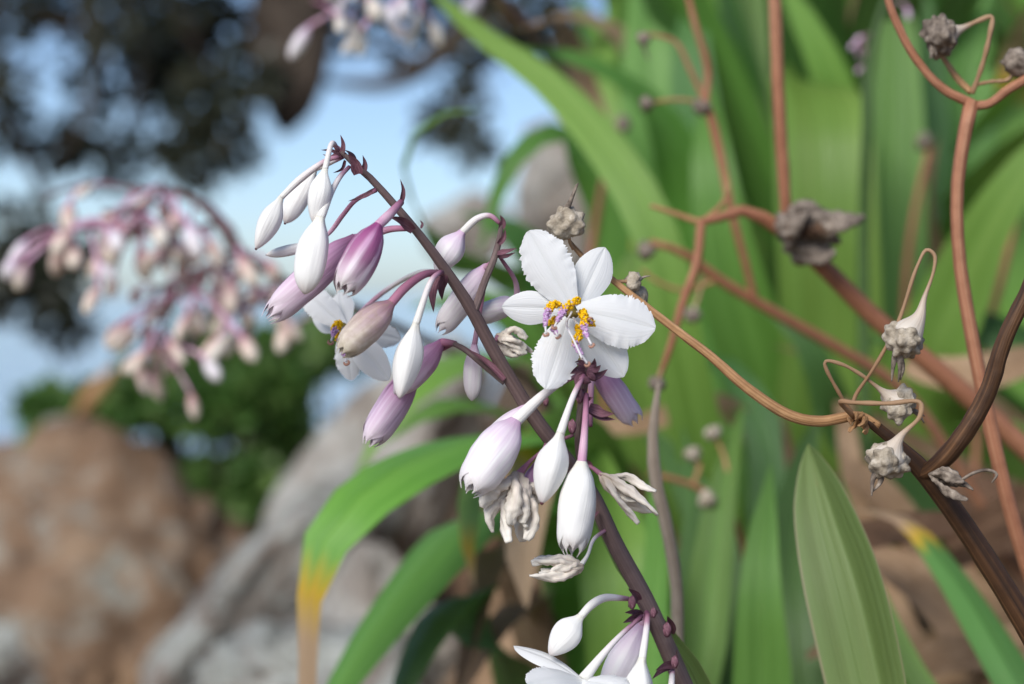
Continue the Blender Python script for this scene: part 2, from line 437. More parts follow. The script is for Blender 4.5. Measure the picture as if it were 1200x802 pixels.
# ---------------------------------------------------------------- rocks
def rock_mat(name, base, mid, lichen, amount, seed):
    n = NT(name); o = n.mapping(n.obj(), (1, 1, 1), (seed, seed * 2, 0))
    a = n.noise(o, 9, 6, .62); b = n.noise(o, 22, 7, .75, .8); c = n.noise(o, 170, 4, .6)
    col = n.ramp(a, [(.3, tuple(x * .55 for x in base)), (.5, base), (.7, mid)])
    l = n.ramp(n.math('ADD', n.math('MULTIPLY', b, .65), n.math('MULTIPLY', a, .35)), [(.62 - amount * .22, (0, 0, 0)), (.70 - amount * .22, (1, 1, 1))])
    col = n.mix(n.math('MULTIPLY', l, .85), col, n.mix(c, tuple(x * .75 for x in lichen), lichen))
    col = n.mix(n.ramp(n.noise(o, 40, 5, .7), [(.3, (.8, .8, .8)), (.42, (0, 0, 0))]), col, (.045, .038, .033))
    return n.finish(col, .9, .2, n.bump(n.math('ADD', n.math('MULTIPLY', b, 1.0), n.math('MULTIPLY', c, .25)), .012))
def rock(label, c, sc, rot, mat, seed, cuts=9, sub=5, crack=.06, group='lichen covered rocks by the shore'):
    r = random.Random(seed)
    planes = []
    for i in range(cuts):
        d = Vector((r.uniform(-1, 1), r.uniform(-1, 1), r.uniform(-.6, 1))).normalized(); planes.append((d, r.uniform(.52, .86)))
    rm = Matrix.Rotation(rot[2], 3, 'Z') @ Matrix.Rotation(rot[1], 3, 'Y') @ Matrix.Rotation(rot[0], 3, 'X')
    def mod(p):
        k = 1.0
        for d, h in planes:
            q = p.dot(d)
            if q > 1e-4: k = min(k, h / q)
        k += .10 * noise.noise(p * 2.3 + Vector((seed, 0, 0))) + .06 * noise.noise(p * 6 + Vector((0, seed, 0))) + .03 * noise.noise(p * 17)
        k -= crack * max(0, .18 - abs(noise.noise(p * 1.7 + Vector((seed * 3, 1, 2))))) * 5
        return k
    m = MB(); m.blob((0, 0, 0), 1, sub, 0, sc, mod, rm)
    m.v = [v + c for v in m.v]
    o = m.build('rock', mat, Vector(c)); tag(o, label, 'rock', group); return o
rk_brown = rock_mat('brown rock with pale lichen', (.25, .16, .10), (.36, .265, .18), (.40, .41, .36), .5, 3)
rk_grey = rock_mat('grey rock with pale lichen', (.24, .20, .17), (.36, .31, .27), (.47, .50, .47), .75, 8)
rk_pale = rock_mat('pale weathered rock', (.34, .30, .26), (.48, .44, .39), (.54, .54, .50), .6, 15)
rk_tan = rock_mat('tan shore rock', (.33, .22, .14), (.44, .33, .23), (.40, .37, .30), .15, 21)
rock('big brown boulder with pale lichen along its edges', P(185, 735, 2.1), (.225, .24, .225), (R(6), R(-8), R(20)), rk_brown, 5, 11)
rock('grey lichen crusted slab leaning beside the brown boulder', P(340, 690, 1.7), (.075, .13, .20), (R(-5), R(34), R(-15)), rk_grey, 12, 10)
rock('pale grey upright rock behind the arching leaf', P(440, 560, 2.0), (.085, .11, .165), (R(0), R(30), R(8)), rk_pale, 31, 10)
rock('low grey rock with dark clefts below the slab', P(330, 830, 1.35), (.10, .12, .085), (R(0), R(8), R(30)), rk_grey, 44, 8, 5, .14)
rock('squat pale rock wedged under the arching leaf', P(440, 790, 1.5), (.08, .10, .10), (R(10), R(-12), R(60)), rk_pale, 50, 9, 5, .12)
rock('flat tan shore rock at the water side of the boulder', P(-30, 585, 4.2), (.40, .5, .18), (R(0), R(4), R(10)), rk_tan, 61, 8)
rock('grey rock half sunk in the soil left of the boulder', P(10, 800, 2.0), (.11, .14, .11), (R(0), R(0), R(40)), rk_grey, 67, 8)
rock('sunlit pale rock far up behind the lily leaves', P(548, 262, 4.6), (.085, .12, .10), (0, R(10), R(50)), rk_pale, 72, 9)
rock('mottled pale rock glimpsed through the looped leaf', P(650, 240, 2.2), (.06, .08, .09), (0, R(-6), R(15)), rk_pale, 77, 9)

# ---------------------------------------------------------------- leafy shrubs and the shore tree
def leaf_cloud(m, c, rad, n, size, r, droop=.3, asp=.36, flat=(1, 1, 1), mi=0):
    for _ in range(n):
        d = Vector((r.gauss(0, 1), r.gauss(0, 1), r.gauss(0, 1))).normalized() * r.random() ** .45
        p = Vector(c) + Vector((d.x * rad * flat[0], d.y * rad * flat[1], d.z * rad * flat[2]))
        ax = (d + Vector((r.uniform(-.8, .8), r.uniform(-.8, .8), r.uniform(-.8, .8) - droop))).normalized()
        sd_ = ax.cross(Vector((r.uniform(-1, 1), r.uniform(-1, 1), r.uniform(-1, 1))))
        if sd_.length < 1e-3: continue
        sd_.normalize(); nn = ax.cross(sd_); l = size * r.uniform(.7, 1.25); w = l * asp
        b = len(m.v)
        for t, ww, z in ((0, .0, 0), (.3, .9, .05), (.65, .85, .05), (1, 0, -.04)):
            if ww == 0: m.v.append(p + ax * l * t + nn * l * z)
            else: m.v.extend([p + ax * l * t - sd_ * w * ww + nn * l * z, p + ax * l * t + nn * l * (z - .06), p + ax * l * t + sd_ * w * ww + nn * l * z])
        q = r.random()
        for f in ((0, 2, 1), (0, 3, 2), (1, 2, 5, 4), (2, 3, 6, 5), (4, 5, 7), (5, 6, 7)):
            m.f.append(tuple(b + i for i in f)); m.uv.append(tuple((q, .5) for _ in f)); m.mi.append(mi)
def foliage_mat(name, a, b, c, trans=.2):
    n = NT(name); u, v, _ = n.sep(n.uv())
    return n.finish(n.ramp(u, [(0, a), (.6, b), (1, c)]), .45, .5, None, trans=trans, trans_col=b)
M['tree_leaf'] = foliage_mat('dark leathery tree leaves', (.020, .026, .014), (.034, .042, .022), (.062, .062, .038), .10)
M['shrub_leaf'] = foliage_mat('green shrub leaves', (.05, .12, .025), (.11, .23, .05), (.23, .35, .11), .35)
M['bark'] = stem_mat('rough grey brown bark', (.05, .037, .028), (.12, .092, .07), (.20, .16, .125), 9, 9, .9, .02)
def shrub(label, px, py, d, rpx, n, size=.035, seed=1, flat=(1.4, 1, .7)):
    c = P(px, py, d); r = random.Random(seed); rad = rpx * K * d
    t = Thing('shrub', label, 'shrub', (c.x, c.y, ground(c.x, c.y)), 'low green shrubs behind the boulders')
    m = MB(); h = c.z - t.b.z
    for k in range(9):
        o_ = Vector((r.uniform(-1.3, 1.3) * rad, r.uniform(-.7, .7) * rad, r.uniform(-.5, .35) * rad if k < 6 else -h * r.uniform(.3, .8)))
        leaf_cloud(m, c + o_, rad * r.uniform(.35, .65), n // 6, size, r, -.3, .42)
    t.part('foliage', m, M['shrub_leaf'])
    m = MB()
    for i in range(5):
        e = c + Vector((r.uniform(-1, 1) * rad, r.uniform(-.6, .6) * rad, r.uniform(-.2, .3) * rad))
        m.tube([t.b - UP * .03, t.b.lerp(e, .5) + Vector((r.uniform(-.03, .03), 0, .02)), e], [.006, .004, .002], 6)
    t.part('stem', m, M['bark'])
shrub('low leafy shrub on the shore edge past the tan rock', 95, 480, 3.6, 42, 420, .035, 1)
shrub('low leafy shrub directly behind the brown boulder', 205, 465, 3.0, 55, 700, .032, 2)
shrub('taller leafy shrub between boulder and pale upright rock', 300, 425, 2.9, 62, 800, .034, 3)
shrub('dense leafy shrub in the gap between boulder and slab', 285, 480, 2.6, 50, 700, .03, 12)
shrub('small bright shrub at the foot of the boulder', 15, 640, 2.3, 36, 260, .03, 4)
shrub('sparse shrub standing above the pale upright rock', 365, 400, 3.1, 40, 330, .03, 5)

def tree():
    d = 7.0; r = random.Random(21)
    b = P(-330, 345, d); base = Vector((b.x, b.y, ground(b.x, b.y) - .05))
    t = Thing('shore_tree', 'dark overhanging coastal tree with drooping limbs and sparse leathery leaves', 'tree', base)
    m = MB()
    T = lambda px, py, dd=d: P(px, py, dd)
    m.tube([base, T(-315, 300), T(-285, 60), T(-200, -120), T(-60, -190)], [.30, .24, .22, .20, .17], 14, 40,
           lambda q, a: 1 + .08 * math.sin(a * 3 + q * 9) + .06 * math.sin(a * 7 - q * 21))
    trunk = t.part('trunk', m, M['bark'])
    m = MB()
    m.tube([T(-70, -190), T(150, -170), T(330, -110), T(520, -75), T(680, -110), T(860, -150)], [.17, .15, .14, .10, .07, .03], 12, 60,
           lambda q, a: 1 + .07 * math.sin(a * 4 + q * 19))
    t.part('limb', m, M['bark'])
    m = MB()        # thick drooping stub with a beard of hanging roots
    m.tube([T(335, -120), T(342, -40), T(345, 30), T(343, 80), T(338, 120), T(332, 158)], [.12, .145, .145, .125, .095, .02], 16, 40,
           lambda q, a: 1 + .10 * math.sin(a * 5 + q * 8) + .09 * noise.noise(Vector((math.cos(a) * 2, math.sin(a) * 2, q * 9))))
    t.part('limb', m, M['bark'], label='thick drooping limb stub tapering to a ragged end')
    for k in range(16):
        x = r.uniform(-42, 40); m = MB()
        m.tube([T(340 + x, r.uniform(20, 80), d - .1), T(338 + x * .8, r.uniform(90, 110), d - .12), T(335 + x * r.uniform(.5, .9), 165 - abs(x) * 1.1 + r.uniform(-22, 10), d - .1)],
               [.016, .012, .004], 6)
        t.part('hanging_root', m, M['bark'])
    brs = [[(560, -85), (545, 25), (500, 75), (450, 98), (385, 96)], [(500, 78), (450, 60), (390, 62), (350, 40)], [(200, -165), (190, -40), (230, 60), (240, 140), (215, 200)], [(80, -190), (90, -60), (110, 60), (95, 150), (60, 190)],
           [(-40, -190), (-20, 0), (10, 140), (60, 250), (70, 360)], [(-120, -170), (-60, -20), (30, 20), (130, 40)], [(560, -85), (575, 0), (555, 90), (530, 140)], [(130, -172), (150, -40), (170, 60), (150, 150)]]
    wr = [[.05, .045, .04, .03, .015]] + [[.02, .018, .014, .008]] + [[.05, .035, .025, .015, .008]] * 3 + [[.04, .03, .02, .008]] + [[.04, .03, .02, .01]] * 2
    for p, w in zip(brs, wr):
        m = MB(); m.tube([T(x, y, d + r.uniform(-.1, .1) * (i > 0)) for i, (x, y) in enumerate(p)], w, 8, 30)
        t.part('branch', m, M['bark'])
    m = MB()
    cl = [(25, 8, 38, 150), (90, 5, 50, 260), (150, 15, 55, 330), (210, 20, 60, 380), (260, 35, 50, 320), (290, 90, 35, 180), (160, 70, 45, 260), (205, 100, 48, 300),
          (250, 120, 45, 300), (262, 170, 36, 220), (230, 190, 36, 200), (185, 165, 34, 160), (120, 165, 36, 190), (75, 178, 34, 170), (40, 160, 26, 90), (110, 110, 26, 90),
          (20, 100, 26, 60), (5, 40, 25, 50), (95, 70, 26, 60), (35, 300, 45, 300), (60, 340, 42, 300), (20, 340, 40, 230), (75, 380, 32, 180), (85, 300, 30, 120), (30, 265, 30, 110), (140, 205, 26, 80),
          (535, 130, 34, 170), (560, 165, 28, 120), (515, 150, 24, 70), (555, 95, 24, 60), (540, 60, 22, 45), (410, 25, 32, 70), (455, 20, 32, 70), (520, 10, 40, 160), (480, 60, 20, 30), (600, 20, 40, 200), (570, 60, 22, 50), (650, 30, 50, 250),
          (-60, 120, 90, 600), (-150, 40, 120, 800), (-40, 300, 70, 400), (100, -120, 120, 900), (300, -140, 130, 900), (520, -130, 120, 900), (720, -140, 120, 800), (-180, -150, 140, 900), (400, -70, 60, 250)]
    for x, y, rp, n_ in cl:
        leaf_cloud(m, T(x, y, d + r.uniform(-.25, .25)), rp * K * d * 1.05, int(n_ * .62), .062, r, .3, .30, (1, 1.2, .85))
    t.part('crown', m, M['tree_leaf'])
tree()

# ---------------------------------------------------------------- lily clumps: strap leaves
def strap(t, base_w=.45):
    return curve_table([0, .12, .45, .75, .92, 1], [base_w, .62, 1, .86, .42, .02], t)
def add_leaf(th, pts, hw, mat, hint=None, fold=.22, cup=0, name='leaf', root=True, n=30, m=8, ruffle=.05, tip=None, label=None):
    """pts in (px, py, depth m) from base to tip, hw half width in mm"""
    w = [Q(p) for p in pts]
    if root:
        w = [th.b + Vector((rnd.uniform(-.02, .02), rnd.uniform(-.02, .02), -.02))] + w
    mbx = MB(); prof = tip or strap
    mbx.blade(w, lambda t: prof(t) * hw / 1000, hint or Vector((-.15, -.75, .65)), n, m, fold, cup, ruffle, 5, seed=rnd.uniform(0, 50))
    return th.part(name, mbx, M[mat] if isinstance(mat, str) else mat, label=label)
def clump(label, x, y, group='lily clumps on the bank'):
    return Thing('lily_plant', label, 'lily plant', (x, y, ground(x, y)), group)

A = clump('lily clump whose broad leaves arch over the rocks below the flower stalk', .05, .72)
add_leaf(A, [(660, 550, .70), (600, 508, .64), (520, 522, .60), (440, 566, .57), (384, 622, .56), (362, 690, .56), (360, 760, .56), (357, 850, .56)], 12.5, 'leaf_tip', Vector((-.25, -.62, .7)), -.22, ruffle=.1, tip=lambda t: curve_table([0, .3, .5, .72, .83, .90, .94, 1], [.5, .9, 1, 1, .92, .62, .28, .22], t))
add_leaf(A, [(700, 640, .74), (640, 610, .70), (560, 600, .66), (475, 690, .62), (405, 790, .60), (350, 900, .58)], 18, 'leaf', Vector((-.45, -.55, .7)), -.2)
add_leaf(A, [(660, 600, .72), (625, 540, .69), (585, 530, .655), (556, 575, .63), (548, 630, .62), (556, 690, .615)], 11, leaf_mat('pale underside with tan tip', (.20, .33, .09), (.28, .43, .14), .28, .97), Vector((-.2, -.9, .1)), .1)
add_leaf(A, [(720, 600, .74), (690, 520, .70), (650, 510, .66), (624, 560, .63), (612, 640, .62), (617, 712, .615)], 9.0, 'leaf_tip2', Vector((0, -1, .15)), .12, tip=lambda t: curve_table([0, .2, .5, .85, .94, .98, 1], [.5, .8, 1, .9, .72, .42, .05], t))
add_leaf(A, [(760, 620, .95), (680, 450, .90), (560, 415, .84), (470, 470, .80), (415, 560, .79)], 20, 'leaf_bright', Vector((-.2, -.5, .8)), -.15)
add_leaf(A, [(720, 650, .85), (640, 520, .80), (560, 470, .76), (500, 480, .74), (450, 520, .74)], 17, 'leaf', Vector((-.2, -.6, .7)), -.2)
add_leaf(A, [(740, 760, .66), (722, 660, .665), (703, 575, .69), (690, 500, .72)], 16, 'leaf_bright', Vector((-.2, -.9, .2)), .1)
add_leaf(A, [(600, 802, .68), (560, 720, .66), (530, 700, .64), (480, 780, .62), (450, 880, .61)], 14, 'leaf_dark', Vector((-.5, -.6, .6)), -.2)
add_leaf(A, [(640, 780, .72), (600, 660, .70), (585, 640, .68), (560, 720, .66), (530, 830, .65)], 9, 'dead', Vector((-.4, -.8, .4)), .3)
add_leaf(A, [(660, 800, .74), (650, 720, .72), (600, 720, .68), (545, 800, .66), (520, 880, .65)], 8, 'dead', Vector((-.4, -.8, .4)), .3)
add_leaf(A, [(750, 800, .75), (700, 680, .76), (640, 560, .78), (600, 480, .8)], 14, 'leaf_dark')
add_leaf(A, [(780, 640, .82), (740, 520, .86), (690, 430, .9), (640, 380, .93)], 18, 'leaf')

B = clump('lily clump with tall upright leaves under the curved tan stem', .22, .62)
lB = add_leaf(B, [(1052, 930, .452), (1030, 800, .455), (1004, 690, .460), (976, 605, .467), (947, 520, .476)], 9.6, 'leaf_pale', lambda t: Vector((-.6, -.8, .25)), .75, ruffle=.06, n=150, m=12,
         tip=lambda t: curve_table([0, .5, .80, .90, .955, .985, 1], [.6, .8, .95, 1, .72, .33, .01], t), label='grey green folded leaf with a pointed tip')
add_leaf(B, [(900, 950, .6), (893, 800, .6), (890, 680, .6), (903, 545, .62)], 11, 'leaf', Vector((.1, -1, .1)), .15)
add_leaf(B, [(815, 920, .64), (828, 720, .65), (848, 570, .66), (872, 470, .68)], 9.5, 'leaf', Vector((-.2, -1, .1)), .2)
add_leaf(B, [(790, 860, .66), (806, 700, .67), (816, 590, .68), (800, 500, .70)], 8, 'leaf_dark', Vector((-.4, -1, .1)), .2)
add_leaf(B, [(1270, 930, .55), (1185, 780, .57), (1112, 665, .60), (1060, 608, .62), (1000, 596, .64)], 8, leaf_mat('strap leaf, browned end', (.06, .16, .025), (.13, .28, .07), .2, .9), Vector((.2, -.7, .7)), -.3)
add_leaf(B, [(1120, 890, .57), (1055, 780, .58), (1005, 650, .60), (985, 555, .62)], 8, 'leaf', Vector((.5, -.8, .3)), .25)
add_leaf(B, [(960, 900, .66), (935, 740, .67), (930, 600, .70), (960, 480, .73)], 11, 'leaf_dark', Vector((0, -1, .1)), .2)
add_leaf(B, [(860, 900, .70), (860, 700, .72), (800, 560, .75), (740, 480, .78)], 11, 'leaf_dark')
add_leaf(B, [(780, 900, .6), (760, 760, .62), (770, 650, .64), (760, 560, .66)], 9, 'leaf', Vector((-.3, -1, .1)), .2)
add_leaf(B, [(870, 900, .435), (832, 806, .430), (775, 730, .426), (712, 645, .424), (690, 600, .424)], 3.2, 'leaf_pale', Vector((-.6, -.8, .3)), .3, label='narrow leaf lying along the flower stem')
add_leaf(B, [(930, 700, .8), (900, 520, .82), (850, 430, .84), (800, 420, .86)], 13, 'leaf_dark')
add_leaf(B, [(1040, 700, .72), (1000, 560, .74), (985, 470, .77), (960, 420, .80)], 6, 'dead', Vector((.1, -1, .2)), .2)

C = clump('lily clump of broad upright leaves rising behind the dry reddish stems', .42, .98)
add_leaf(C, [(985, 560, .87), (975, 400, .86), (968, 260, .85), (962, 135, .86), (945, 95, .90), (930, 130, .98)], 22, 'leaf_bright', Vector((.05, -1, .1)), .08, tip=lambda t: strap(t) * .3 + .7 * (1 - smooth(.8, 1, t)))
add_leaf(C, [(1052, 600, .92), (1045, 300, .92), (1050, 100, .93), (1052, -90, .95)], 18, 'leaf', Vector((.1, -1, .1)), .12)
add_leaf(C, [(940, 560, .9), (885, 420, .88), (850, 300, .87), (835, 200, .87), (830, 90, .9)], 18, 'leaf', Vector((-.1, -1, .2)), .15)
add_leaf(C, [(1090, 480, .82), (1130, 330, .79), (1180, 230, .77), (1260, 120, .76)], 21, 'leaf_bright', Vector((-.5, -.8, .5)), .1)
add_leaf(C, [(1280, 590, .68), (1190, 498, .70), (1110, 500, .73)], 10, 'leaf', Vector((0, -.6, .8)), -.2)
add_leaf(C, [(1030, 260, .95), (970, 80, .92), (900, -50, .92)], 15, 'leaf_bright', Vector((-.3, -.9, .3)), .1)
add_leaf(C, [(880, 400, 1.02), (875, 150, 1.02), (885, -80, 1.05)], 19, 'leaf', Vector((.1, -1, .1)), .1)
add_leaf(C, [(1120, 450, 1.0), (1128, 150, 1.0), (1150, -80, 1.03)], 20, 'leaf', Vector((.1, -1, .1)), .1)
add_leaf(C, [(1180, 480, 1.0), (1190, 250, 1.0), (1190, 60, 1.0), (1205, 10, .97)], 16, 'leaf_tip2', Vector((0, -1, .1)), .1)
add_leaf(C, [(1000, 520, .78), (960, 430, .76), (930, 380, .76), (870, 350, .77)], 13, 'leaf_dark', Vector((-.2, -.8, .6)), -.1)
add_leaf(C, [(1230, 420, .8), (1150, 380, .8), (1060, 380, .82), (990, 420, .84)], 14, 'leaf_dark', Vector((0, -.7, .7)), -.2)
add_leaf(C, [(1010, 420, .96), (1085, 220, .97), (1090, 60, .98), (1075, -40, 1.0)], 14, 'leaf_dark', Vector((.3, -1, .1)), .15)

D = clump('lily clump leaning over the water side with a long leaf reaching to the treetop', .13, .86)
add_leaf(D, [(800, 430, .74), (768, 275, .735), (722, 190, .745), (645, 100, .77), (560, 38, .79), (485, -30, .81)], 10.5, 'leaf_bright', Vector((-.15, -1, .25)), .12, tip=lambda t: strap(t, .6) * .75 + .25 * (1 - t))
add_leaf(D, [(830, 320, .92), (770, 130, .89), (690, 72, .87), (595, 55, .86)], 14, 'leaf', Vector((-.2, -.7, .7)), -.1)
add_leaf(D, [(620, 345, .82), (530, 305, .79), (487, 240, .77), (476, 180, .76), (505, 140, .755), (565, 128, .75)], 6.5, 'leaf', Vector((-.7, -.5, .5)), .25)
add_leaf(D, [(720, 380, .88), (706, 220, .87), (655, 150, .86), (600, 185, .85), (560, 300, .85)], 12, 'leaf', Vector((-.3, -.6, .7)), -.2)
add_leaf(D, [(800, 420, .98), (775, 220, .98), (762, 60, .99), (755, -90, 1.02)], 20, 'leaf', Vector((0, -1, .1)), .12)
add_leaf(D, [(740, 420, .80), (735, 330, .79), (760, 290, .79), (800, 270, .79)], 14, 'leaf_bright', Vector((-.1, -.8, .6)), .1)
add_leaf(D, [(700, 460, .92), (650, 340, .90), (600, 270, .89), (540, 250, .89)], 17, 'leaf_dark', Vector((-.3, -.7, .6)), -.1)
add_leaf(D, [(680, 480, .95), (640, 400, .95), (560, 350, .94), (480, 360, .93)], 16, 'leaf', Vector((-.3, -.7, .6)), -.2)
add_leaf(D, [(760, 380, 1.0), (720, 220, 1.0), (700, 90, 1.02), (720, 0, 1.05)], 16, 'leaf_bright', Vector((-.2, -1, .2)), .1)
add_leaf(D, [(860, 420, .95), (830, 230, .96), (810, 70, .97), (825, -60, 1.0)], 15, 'leaf_dark', Vector((.1, -1, .1)), .1)
add_leaf(D, [(690, 120, .95), (660, 40, .93), (600, 30, .80), (572, -30, .76)], 7, 'dead', Vector((-.2, -1, .1)), .15)
add_leaf(D, [(800, 200, 1.05), (740, 60, 1.04), (690, 22, 1.02), (640, 20, 1.0)], 13, leaf_mat('yellowed leaf', (.35, .26, .06), (.50, .36, .12), .25, .75), Vector((-.1, -.8, .5)), .1)

add_leaf(D, [(790, 440, .86), (765, 340, .84), (745, 290, .83), (752, 240, .83)], 9, leaf_mat('yellowing leaf', (.42, .34, .06), (.56, .46, .12), .3, .97), Vector((-.2, -1, .2)), .15)
add_leaf(C, [(880, 520, .84), (840, 470, .83), (800, 455, .83), (760, 470, .83)], 5, 'dead', Vector((0, -.8, .5)), .2)
add_leaf(C, [(990, 470, .80), (955, 420, .79), (905, 405, .79)], 5, 'dead', Vector((0, -.9, .4)), .2)
add_leaf(C, [(1110, 430, .95), (1100, 330, .94), (1085, 230, .93), (1100, 160, .93)], 7, 'dead', Vector((0, -1, .1)), .2)
add_leaf(A, [(800, 700, .8), (760, 590, .79), (720, 530, .78), (690, 520, .78)], 6, 'dead_brown', Vector((0, -.9, .4)), .2)
add_leaf(B, [(990, 760, .72), (955, 660, .72), (930, 560, .74), (915, 470, .76)], 5, 'dead_brown', Vector((0, -1, .2)), .2)
def random_clump(x, y, n, seed, label, group, scale=1.0, xmin=610):
    r = random.Random(seed); th = clump(label, x, y, group); made = 0; tries = 0
    while made < n and tries < n * 8:
        tries += 1
        a = r.uniform(0, 2 * math.pi); L = r.uniform(.32, .52) * scale; lean = r.uniform(.15, .75)
        h = Vector((math.cos(a), math.sin(a), 0))
        pts = [th.b - UP * .02]
        for k in range(1, 6):
            t = k / 5; el = R(86) - lean * R(100) * t ** 1.5
            pts.append(pts[-1] + (h * math.cos(el) + UP * math.sin(el)) * L / 5)
        pr = [proj(p) for p in pts]
        if any(q[2] < .74 or q[0] < xmin for q in pr): continue
        m = MB(); w = r.uniform(.014, .024) * scale
        m.blade(pts, lambda t: strap(t) * w, UP * .8 - h * .6, 14, 4, .2, 0, .06, 4, seed=r.uniform(0, 40))
        mt = r.choices(['leaf', 'leaf_bright', 'leaf_dark', 'leaf_tip', 'dead'], [4, 2, 6, 1, 2])[0]
        th.part('leaf', m, M[mt]); made += 1
sp = [(.16, 1.05), (.34, 1.12), (.55, 1.1), (.75, 1.2), (.26, 1.35), (.48, 1.4), (.72, 1.5), (.95, 1.45), (.2, 1.75), (.42, 1.75), (.66, 1.85), (.92, 1.9), (1.2, 1.8), (.3, 2.2), (.6, 2.3), (.95, 2.4), (1.3, 2.3), (.62, .85), (.12, 1.4)]
for i, (x, y) in enumerate(sp):
    random_clump(x, y, 16, 100 + i, 'leafy green lily clump among the mass covering the bank', 'lily clumps massed up the bank', 1.1 if y > 1.3 else 1.0)

# dead leaves and litter
def dead_leaf(pts, hw, mat, label, hint=None):
    w = [Q(p) for p in pts]; m = MB()
    m.blade(w, lambda t: curve_table([0, .15, .5, .85, 1], [.4, .8, 1, .7, .05], t) * hw / 1000, hint or Vector((0, -.6, .8)), 20, 6, .25, 0, .25, 5, seed=rnd.uniform(0, 30))
    tag(m.build('dead_leaf', M[mat], w[0]), label, 'dead leaf', 'dead leaves on the bank')
dead_leaf([(1010, 640, .68), (1090, 700, .67), (1170, 790, .66), (1240, 880, .66)], 10, 'dead', 'broad tan dead leaf lying under the arching green strap leaf')
dead_leaf([(1060, 790, .63), (1130, 770, .64), (1220, 790, .66)], 8, 'dead', 'pale curled dead leaf at the foot of the folded leaf')
dead_leaf([(1110, 560, .74), (1170, 620, .73), (1230, 720, .72)], 15, 'dead_brown', 'dark brown dead leaf behind the dark brown stem')
dead_leaf([(1060, 430, .74), (1130, 440, .73), (1230, 415, .74)], 7, 'dead', 'cream dead leaf behind the thick reddish stem', Vector((0, -.9, .4)))
dead_leaf([(660, 490, .78), (740, 500, .77), (830, 470, .78), (880, 480, .79)], 4, 'dead', 'straw coloured dead leaf behind the right hand lilac bud', Vector((0, -.9, .4)))
dr = random.Random(77)
for k in range(26):
    px_, py_ = dr.uniform(1000, 1250), dr.uniform(570, 860); dd = dr.uniform(.64, .78); a = dr.uniform(-.5, 1.2); ln = dr.uniform(50, 130)
    dx, dy = math.cos(a) * ln, math.sin(a) * ln
    dead_leaf([(px_ - dx, py_ - dy, dd), (px_ + dr.uniform(-12, 12), py_ + dr.uniform(-16, 4), dd - .01), (px_ + dx, py_ + dy, dd + dr.uniform(-.02, .02))], dr.uniform(2.5, 6.5), dr.choice(['dead', 'dead', 'dead_brown']),
              'curled dead lily leaf in the brown heap under the dark brown stem', Vector((dr.uniform(-.5, .5), -.8, dr.uniform(.2, .8))))
def litter():
    r = random.Random(5); m = MB()
    for _ in range(900):
        if r.random() < .7: x, y = r.uniform(.02, .75), r.uniform(.5, 1.5)
        else: x, y = r.uniform(-.5, .05), r.uniform(.8, 2.0)
        a = r.uniform(0, 6.28); L = r.uniform(.03, .14); h = Vector((math.cos(a), math.sin(a), 0))
        z = ground(x, y); p0 = Vector((x, y, z + r.uniform(0, .03))); p2 = p0 + h * L; p2.z = ground(p2.x, p2.y) + r.uniform(0, .03)
        m.blade([p0, (p0 + p2) / 2 + UP * r.uniform(0, .03), p2], lambda t: r_w * math.sin(math.pi * (.12 + .86 * t)), Vector((r.uniform(-.5, .5), r.uniform(-1, .2), 1)), 6, 2, r.uniform(-.4, .4), mi=r.choice((0, 0, 1))) if [r_w := r.uniform(.004, .014)] else None
    tag(m.build('leaf_litter', [M['dead'], M['dead_brown']]), 'brown and tan leaf litter covering the soil', None, None, 'stuff')
litter()

